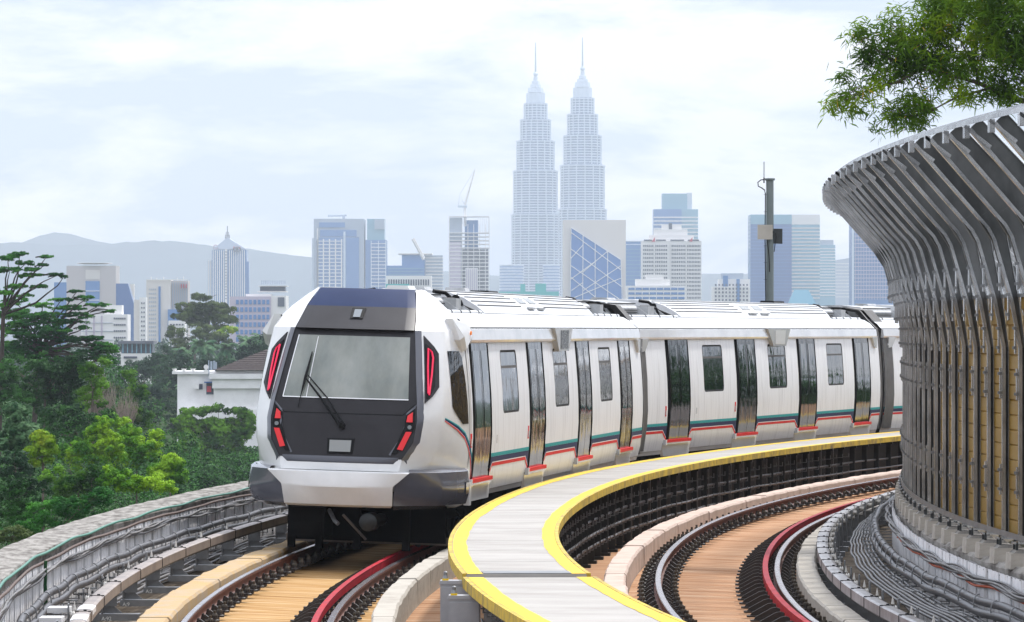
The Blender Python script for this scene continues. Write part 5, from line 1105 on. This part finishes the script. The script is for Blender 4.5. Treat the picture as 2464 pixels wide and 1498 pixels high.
def palm(label,px,py,Y,R,nf=22,group='palms on the slope'):
    k=Y/F; x,_,z=W(px,py,Y); z0=gz(x,Y)-.3; e=empty('palm_tree',label,'palm tree',(x,Y,z0),group=group); R=R*k
    t=MB(); t.tube([(0,0,0),(.1,0,(z-z0)*.5),(0,0,z-z0)],[.22,.2,.18],7); t.build('trunk',BARK,e,smooth=60)
    r=random.Random(px); 
    for i in range(nf):
        a=2*math.pi*i/nf+r.uniform(-.2,.2); el=r.uniform(-.5,1.25); mb=MB(); pts=[]
        for s_ in range(9):
            q=s_/8; rad=R*q*math.cos(el*.6)*(1-.1*q); zz_=z-z0+R*(math.sin(el)*q*.9-(.55+.35*(el<0))*q*q); pts.append(np.array([rad*math.cos(a),rad*math.sin(a),zz_]))
        side=np.array([-math.sin(a),math.cos(a),0])
        mb.tube(pts,R*.008,4)
        for s_ in range(1,9):
            for h in (0,.33,.66):
                q0=pts[s_-1]*(1-h)+pts[s_]*h; ll=R*.30*math.sin(math.pi*min(.98,(s_+h)/9.2)**.7)+.02*R; fw=(pts[s_]-pts[s_-1]); fw/=np.linalg.norm(fw)
                for g in (-1,1):
                    tip=q0+side*g*ll*.8+fw*ll*.45+np.array([0,0,-ll*r.uniform(.25,.7)]); wd=fw*R*.035
                    mb.face([q0-wd,q0+wd,tip+wd*.3,tip-wd*.3])
        mb.build('frond',G['palm'],e)
    return e
NB=1.0
# far: on the rise
tree('umbrella_tree','dark umbrella shaped rain tree standing above the palms',860,[(495,716,42,10),(450,738,34,10),(540,742,34,11),(500,752,60,11),(428,762,20,8),(558,770,22,9),(470,776,42,10),(535,788,30,9),(500,735,50,9),(495,748,72,18),(455,765,40,14),(535,770,45,14),(500,770,60,18)],G['olive'],19000,5.,.5,base=500,fork=(500,800),csz=4.6,tw=5,bark=DBARK,group='trees on the rise beside the white house')
tree('tree','olive brown tree with sparse leaves below the umbrella shaped tree',830,[(480,805,60,26),(425,815,28,26),(440,850,40,25),(410,800,14,18),(530,820,40,20)],G['olive'],9000,5,.5,csz=6,group='trees on the rise beside the white house')
tree('bush','small yellow green tree right below the umbrella shaped tree',845,[(552,793,24,11),(540,802,30,8)],G['lime'],900,5,.5,csz=5,tw=2,cat='bush',group='trees on the rise beside the white house')
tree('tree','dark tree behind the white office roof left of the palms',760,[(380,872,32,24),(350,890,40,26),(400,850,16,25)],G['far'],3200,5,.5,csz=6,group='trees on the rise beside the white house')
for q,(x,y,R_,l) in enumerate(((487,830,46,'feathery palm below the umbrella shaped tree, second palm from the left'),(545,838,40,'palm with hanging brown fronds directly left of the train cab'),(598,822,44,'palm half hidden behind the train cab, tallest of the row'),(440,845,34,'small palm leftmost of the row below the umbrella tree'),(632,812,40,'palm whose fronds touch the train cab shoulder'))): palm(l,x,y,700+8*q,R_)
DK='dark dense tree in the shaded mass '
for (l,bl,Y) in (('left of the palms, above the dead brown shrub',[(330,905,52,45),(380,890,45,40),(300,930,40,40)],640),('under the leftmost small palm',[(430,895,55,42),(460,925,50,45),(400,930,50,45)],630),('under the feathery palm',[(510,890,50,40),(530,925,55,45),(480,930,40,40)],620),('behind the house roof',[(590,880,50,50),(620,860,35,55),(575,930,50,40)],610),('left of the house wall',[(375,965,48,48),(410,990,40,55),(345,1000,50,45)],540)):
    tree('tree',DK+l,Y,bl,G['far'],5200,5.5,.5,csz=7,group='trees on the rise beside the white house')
palm('blue green palm with arching fronds left of the rooftop antennas',455,925,560,42,18)
tree('tiered_tree','tree with flat tiered branches right behind the house roof',590,[(560,893,48,7),(585,910,46,7),(555,922,42,6),(600,880,35,8)],G['emer'],2600,5,.5,csz=5,flat=.3,group='trees on the rise beside the white house',tw=3)
tree('mango_tree','leafy dark tree with star shaped leaf tufts in front of the white house',430,[(470,1068,45,45),(540,1050,50,42),(575,1075,42,60),(500,1105,70,50),(580,1130,42,50),(440,1105,38,50),(520,1020,55,14),(455,1020,25,14),(590,1035,20,20),(470,1030,50,24),(565,1028,50,22),(520,1075,60,40),(432,1045,34,32),(600,1008,18,20),(482,994,32,16),(560,990,26,14),(525,984,20,10),(452,990,20,12),(440,1015,30,18),(585,1000,22,16)],G['mid'],34000,8.5,.45,csz=7,group='trees on the rise beside the white house')
tree('tree','dark tree just behind the parapet below the house',330,[(560,1160,55,38),(485,1150,55,40),(430,1160,40,40)],G['dark'],8000,7,.45,csz=8)
# near left
tree('umbrella_tree','open spreading tree at the left edge with bare branches against the sky',260,[(22,622,30,7),(58,634,28,7),(112,618,15,6),(25,650,38,8),(72,664,34,7),(108,640,20,6),(45,612,30,6),(80,650,26,7),(135,662,24,5),(92,690,28,6),(152,666,16,4),(38,690,34,8),(8,705,28,10),(60,712,26,6),(20,735,30,8)],G['emer'],8500,5.5,.5,base=-12,fork=(8,760),csz=4.5,flat=.3,tw=8,bark=DBARK,dep=.6)
tree('layered_tree','broad tree with flat layered sprays reaching right towards the city',280,[(183,703,24,5),(205,718,32,7),(235,735,36,7),(258,750,20,6),(165,742,50,8),(115,757,46,8),(60,778,50,10),(165,775,52,8),(205,790,20,6),(60,808,60,12),(135,812,50,9),(30,845,50,13),(110,838,60,10),(238,830,42,8),(270,848,26,9),(205,850,44,9),(262,870,24,10),(40,725,40,8),(100,735,40,7),(150,722,35,6),(60,760,60,10),(120,795,70,12),(60,830,70,16),(180,820,60,12),(30,790,50,14),(85,765,60,12),(20,760,40,10),(120,775,50,10),(60,860,70,14),(150,870,60,14),(255,838,38,12),(225,815,34,9),(245,862,34,12),(30,750,50,10),(185,760,50,9)],G['emer'],36000,5.5,.5,base=60,fork=(95,850),csz=5,flat=.3,tw=9,bark=DBARK)
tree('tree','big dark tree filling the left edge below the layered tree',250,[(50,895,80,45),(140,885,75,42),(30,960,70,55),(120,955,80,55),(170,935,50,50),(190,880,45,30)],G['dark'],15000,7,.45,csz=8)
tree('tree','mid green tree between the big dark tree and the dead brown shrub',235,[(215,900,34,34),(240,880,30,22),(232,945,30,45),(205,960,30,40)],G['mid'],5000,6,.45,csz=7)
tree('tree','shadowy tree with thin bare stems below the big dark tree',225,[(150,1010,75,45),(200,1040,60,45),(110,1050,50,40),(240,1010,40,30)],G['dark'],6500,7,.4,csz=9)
tree('bush','green bush right of the dead brown shrub',300,[(330,945,30,35),(310,905,22,28),(340,1000,40,40),(300,1000,50,40)],G['mid'],5500,6,.45,csz=7,cat='bush')
tree('ficus_bush','bush of big glossy leaves at the left edge',170,[(30,1005,55,30),(60,1040,50,38),(20,1060,50,40)],G['shiny'],2600,15,.42,csz=12,cat='bush',up=.9)
# dead shrub
def twigs(label,px,py,Y,wd,h,n,m,lean=0):
    k=Y/F; x,_,z=W(px,py,Y); e=empty('dead_shrub',label,'shrub',(x,Y,z),group='dead brown shrubs on the slope'); r=random.Random(int(px)); 
    for i in range(n//6):
        mb=MB()
        for j in range(6):
            a=r.uniform(-1,1); b_=np.array([r.uniform(-.15,.15)*wd*k,r.uniform(-.3,.3)*wd*k,0]); t_=np.array([a*wd*k*.75,r.uniform(-.5,.5)*wd*k,h*k*r.uniform(.55,1.)*(1-.35*abs(a))])
            p=limb(mb,b_,t_,.9*k,.25*k,i*7+j,.08,4)
            for q in range(7): 
                s_=p[random.Random(i*31+j*7+q).randint(1,4)]; d_=np.array([r.uniform(-1,1)*.16*wd*k,r.uniform(-.1,.1)*wd*k,r.uniform(.08,.24)*h*k]); mb.tube([s_,s_+d_*.5+np.array([0,0,.01]),s_+d_],[.4*k,.3*k,.15*k],3,cap=False)
        mb.build('branch',m,e)
    return e
twigs('tall pinkish brown dead shrub of fine upright twigs',238,1035,292,52,135,96,PALE)
twigs('smaller grey brown dead shrub right of the tall one',305,1040,291,40,100,54,PALE)
tree('bush','half dry olive bush wrapped around the foot of the dead shrubs',293,[(240,1010,50,25),(290,1000,55,30),(270,950,45,30),(215,960,22,40)],G['olive'],2600,5,.4,csz=7,cat='bush',tw=2)
tree('bush','yellow green bush with large bright leaves near the left edge',165,[(95,1058,32,26),(110,1085,38,30),(85,1100,22,25),(125,1060,20,18)],G['lime'],5000,9,.45,csz=8,cat='bush')
for (l,bl,m_,n,Y) in (('tall feathery bright green bush in the middle of the slope',[(240,1030,40,32),(225,1075,58,44),(265,1085,50,52),(195,1100,48,44),(160,1090,30,24)],'bright',12500,205),
    ('bright green bush right of the tall feathery one',[(318,1055,40,34),(345,1090,55,45),(300,1100,50,45),(370,1060,26,30)],'bright',12000,210),
    ('small bright bush peeking above the other bushes below the dead shrub',[(275,1000,24,18),(282,1018,28,18)],'bright',1800,240),
    ('rounded bright bush nearest to the train above the parapet',[(415,1112,34,30),(395,1140,46,34),(430,1150,24,24)],'bright',7000,195),
    ('yellow flecked bush low above the parapet middle',[(300,1160,55,30),(350,1165,50,28),(270,1150,40,30),(400,1172,40,20)],'bright',8500,150),
    ('dark bush low at the left above the parapet end',[(50,1180,70,45),(20,1230,60,45),(70,1240,60,40)],'dark',7500,140),
    ('mid green bush beside a dark hollow low on the slope',[(150,1160,55,45),(190,1190,60,45),(230,1150,50,40)],'mid',10000,160),
    ('low emerald bush directly above the parapet left part',[(120,1240,80,40),(180,1225,70,35),(240,1200,50,28),(60,1275,60,30)],'emer',7500,130),
    ('greyish green bush at the left edge below the big glossy leaves',[(30,1120,50,40),(60,1145,50,35)],'far',4000,155),
    ('dry olive scrub at the lower left corner above the parapet',[(15,1290,50,25),(50,1280,40,20)],'olive',1800,120)):
    tree('bush',l,Y,bl,G[m_],n,6.5,.45,csz=7.5,cat='bush',group='bushes on the slope below the trees',tw=3)
# undergrowth filling the slope behind the bushes
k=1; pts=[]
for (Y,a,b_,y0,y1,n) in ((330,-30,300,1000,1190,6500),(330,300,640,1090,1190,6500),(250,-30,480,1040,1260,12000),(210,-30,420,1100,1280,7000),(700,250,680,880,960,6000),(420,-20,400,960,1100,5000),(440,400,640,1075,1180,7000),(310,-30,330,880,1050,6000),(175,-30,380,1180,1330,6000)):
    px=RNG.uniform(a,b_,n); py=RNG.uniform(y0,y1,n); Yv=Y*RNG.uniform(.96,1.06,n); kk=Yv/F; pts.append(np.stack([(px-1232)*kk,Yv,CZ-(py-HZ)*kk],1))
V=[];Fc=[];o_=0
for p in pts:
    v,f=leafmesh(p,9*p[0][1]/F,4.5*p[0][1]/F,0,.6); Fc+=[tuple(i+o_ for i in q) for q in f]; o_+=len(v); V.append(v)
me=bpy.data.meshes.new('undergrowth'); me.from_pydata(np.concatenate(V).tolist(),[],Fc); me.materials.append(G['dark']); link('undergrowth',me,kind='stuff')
# acacia over the barrier
def acacia():
    Y=69.; k=Y/F; X0=(2620-1232)*k; e=empty('acacia_tree','leafy tree with long narrow curved leaves overhanging the noise barrier','tree',(X0,Y,-14)); loc=(X0,Y,-14)
    BL=[(2330,50,120,65,1.),(2440,60,90,80,1.1),(2215,105,80,65,1.),(2135,145,75,62,1.),(2260,165,100,50,1.),(2400,140,100,60,1.),(2100,215,50,35,.5),(2040,235,45,28,.42),(2150,270,45,30,.6),(2205,255,50,45,.9),(2300,225,60,22,.42),(2445,220,40,40,.9),(2065,100,32,34,.45),(2150,60,50,40,.6),(2250,20,60,30,.8),(2520,120,80,120,1.),(2110,310,30,12,.4),(2180,295,48,24,.7),(2330,228,50,22,.6),(2420,222,50,24,.8),(2060,265,45,22,.42),(2020,235,30,20,.6),(2000,262,22,16,.6),(2035,185,26,22,.6),(2075,75,30,20,.6),(2350,0,120,50,1.)]
    Cs=[];tot=20000; vs=np.array([b[2]*b[3]*b[4] for b in BL]); vs/=vs.sum()
    for b,v in zip(BL,vs):
        n=int(tot*v); nc=max(5,n//14); u=RNG.normal(size=(nc,3)); u/=np.linalg.norm(u,axis=1)[:,None]; r=RNG.uniform(.1,1,nc)[:,None]**.45
        x,_,z=W(b[0],b[1],Y); c=np.array([x,Y,z])+u*r*np.array([b[2]*k,b[2]*k*.8,b[3]*k]); idx=RNG.integers(0,nc,n); Cs.append(c[idx]+RNG.normal(size=(n,3))*np.array([.055,.055,.06]))
    C=np.concatenate(Cs); V,Fc=leafmesh(C,.16,.022,.45,.2,curve=True); mkleaf('crown',V,Fc,G['acac'],e,loc)
    C2=C[RNG.integers(0,len(C),220)]; V,Fc=leafmesh(C2,.15,.02,.45,.2,curve=True); mkleaf('young_leaves',V,Fc,G['young'],e,loc)
    t=MB(); P=lambda px,py,dy=0:((px-1232)*k-X0,dy,CZ-(py-HZ)*k+14)
    t.tube([(0,0,0),P(2600,700),P(2560,400),P(2520,250)],[.26,.22,.17,.12],9); t.build('trunk',BARK,e,smooth=60)
    for i,pl_ in enumerate(([(2530,260),(2464,245),(2400,222),(2355,200),(2290,185),(2220,165),(2150,150)],[(2400,222),(2370,215),(2300,235),(2255,262),(2200,270)],[(2355,200),(2352,170),(2335,150),(2310,100),(2270,60)],[(2520,250),(2500,150),(2450,80),(2380,30)],[(2220,165),(2160,200),(2100,215),(2050,235)],[(2150,150),(2110,120),(2070,100)],[(2255,262),(2200,280),(2140,275),(2105,305)],[(2290,185),(2240,130),(2180,90),(2140,50)],[(2500,150),(2430,150),(2370,130),(2300,130)])):
        t=MB(); n=len(pl_); t.tube([P(x+random.uniform(-2,2),y+random.uniform(-2,2),.1*math.sin(j+i)) for j,(x,y) in enumerate(pl_)],[(.055-.044*j/(n-1))*(1 if i in(0,3) else .55) for j in range(n)],6); t.build('branch',BARK,e,smooth=60)
    for i in range(26):
        b=random.choice(BL[6:13]+BL[2:5]); t=MB(); a=(b[0]+random.uniform(20,60),b[1]-random.uniform(-10,30)); t.tube([P(*a),P((a[0]+b[0])/2,(a[1]+b[1])/2-6,random.uniform(-.2,.2)),P(b[0]-b[2]*random.uniform(.2,.9),b[1]+b[3]*random.uniform(-.6,.8),random.uniform(-.3,.3))],[.008,.006,.003],4); t.build('twig',BARK,e)
acacia()
# trees beyond the barrier, mirrored in the train doors
for i,(x,y,h) in enumerate(((40,150,3.6),(56,175,5),(70,205,5),(88,225,6.5),(50,120,2.8))):
    k2=y/F; px=1232+x/k2; tree('tree',('roadside tree beyond the barrier, mirrored low in the carriage doors'),y,[(px,HZ-(h-5)/k2,6/k2,4/k2),(px-4/k2,HZ-(h-8)/k2,5/k2,4/k2),(px+4/k2,HZ-(h-8)/k2,5/k2,4/k2)],G['dark'],2500,.5/k2,.5,csz=.6/k2,group='trees beyond the noise barrier',tw=.3/k2)

pts=[];V=[];Fc=[];o_=0
for (Y,a,b_,y0,y1,n) in ((1150,-40,720,838,900,5200),(1400,-40,1200,826,850,3500),(950,-40,700,870,960,5200)):
    px=RNG.uniform(a,b_,n); py=RNG.uniform(y0,y1,n)+5*np.sin(px*.06)+4*np.sin(px*.17); Yv=Y*RNG.uniform(.96,1.06,n); kk=Yv/F
    v,f=leafmesh(np.stack([(px-1232)*kk,Yv,CZ-(py-HZ)*kk],1),12*Y/F,7*Y/F,0,.6); Fc+=[tuple(i+o_ for i in q) for q in f]; o_+=len(v); V.append(v)
me=bpy.data.meshes.new('far_woodland'); me.from_pydata(np.concatenate(V).tolist(),[],Fc); me.materials.append(G['far']); link('far_woodland',me,kind='stuff')
HAZE=1.2e-4; HC=(.82,.91,1.); EXPO=0.11; CLO=0.; CA=(5.2,6.0,7.6); CB=(9.6,9.5,9.7); ZEN=2.0; SUN=3.9
# ---------------------------------------------------------------- camera, light, sky, haze
cam=bpy.data.cameras.new('camera'); cam.sensor_width=36; cam.lens=F/2464*36; cam.clip_end=40000; cam.clip_start=1.
cam.shift_y=(HZ-749)/2464
co=bpy.data.objects.new('camera',cam); COL.objects.link(co); co.location=(0,0,CZ); co.rotation_euler=(math.pi/2,0,0); S.camera=co
SE,SR=math.radians(53),math.radians(32)
sun=bpy.data.lights.new('sun','SUN'); sun.energy=SUN; sun.angle=math.radians(5); sun.color=(1,.97,.93)
so=bpy.data.objects.new('sun',sun); COL.objects.link(so)
from mathutils import Vector
dv=Vector((math.sin(SR)*math.cos(SE),math.cos(SR)*math.cos(SE),math.sin(SE))); so.rotation_euler=dv.to_track_quat('Z','Y').to_euler(); so.location=(0,0,60)
w=bpy.data.worlds.new('World'); S.world=w; w.use_nodes=True; nt=w.node_tree; N=nt.nodes; L=nt.links
bg=N['Background']; sky=N.new('ShaderNodeTexSky'); sky.sky_type='NISHITA'; sky.sun_disc=False; sky.sun_elevation=SE; sky.sun_rotation=SR; sky.dust_density=2.; sky.air_density=1.
tc=N.new('ShaderNodeTexCoord'); mp=N.new('ShaderNodeMapping'); mp.inputs['Scale'].default_value=(9,9,30)
L.new(tc.outputs['Generated'],mp.inputs['Vector'])
nz=N.new('ShaderNodeTexNoise'); nz.inputs['Scale'].default_value=1.5; nz.inputs['Detail'].default_value=7; nz.inputs['Roughness'].default_value=.58; nz.inputs['Distortion'].default_value=.3; L.new(mp.outputs['Vector'],nz.inputs['Vector'])
cr=N.new('ShaderNodeValToRGB'); cr.color_ramp.elements[0].position=.42; cr.color_ramp.elements[0].color=(CLO,CLO,CLO,1); cr.color_ramp.elements[1].position=.57; cr.color_ramp.elements[1].color=(1,1,1,1)
L.new(nz.outputs['Fac'],cr.inputs['Fac'])
cc=N.new('ShaderNodeMix'); cc.data_type='RGBA'; cc.inputs[6].default_value=(*CA,1); cc.inputs[7].default_value=(*CB,1); L.new(cr.outputs['Color'],cc.inputs[0])
mx=N.new('ShaderNodeMix'); mx.data_type='RGBA'; mx.inputs[0].default_value=.85; L.new(sky.outputs['Color'],mx.inputs[6]); L.new(cc.outputs[2],mx.inputs[7])
sp=N.new('ShaderNodeSeparateXYZ'); L.new(tc.outputs['Generated'],sp.inputs[0])
mr_=N.new('ShaderNodeMapRange'); mr_.inputs['From Min'].default_value=.08; mr_.inputs['From Max'].default_value=1.; mr_.inputs['To Min'].default_value=1.; mr_.inputs['To Max'].default_value=ZEN; L.new(sp.outputs['Z'],mr_.inputs['Value'])
vm=N.new('ShaderNodeVectorMath'); vm.operation='SCALE'; L.new(mx.outputs[2],vm.inputs[0]); L.new(mr_.outputs[0],vm.inputs['Scale']); L.new(vm.outputs[0],bg.inputs['Color']); bg.inputs['Strength'].default_value=.13
if HAZE:
    hz=MB(); hz.box(-3500,3500,-120,10500,-30,445); hm_=bpy.data.materials.new('haze_air'); hm_.use_nodes=True
    n2=hm_.node_tree.nodes; n2.remove(n2['Principled BSDF']); pv=n2.new('ShaderNodeVolumePrincipled'); pv.inputs['Color'].default_value=(*HC,1); pv.inputs['Density'].default_value=HAZE; pv.inputs['Anisotropy'].default_value=.0
    hm_.node_tree.links.new(pv.outputs[0],n2['Material Output'].inputs['Volume'])
    hz.build('haze',hm_,kind='stuff')
S.view_settings.view_transform='Standard'; S.view_settings.look='None'; S.view_settings.gamma=1; S.view_settings.exposure=EXPO
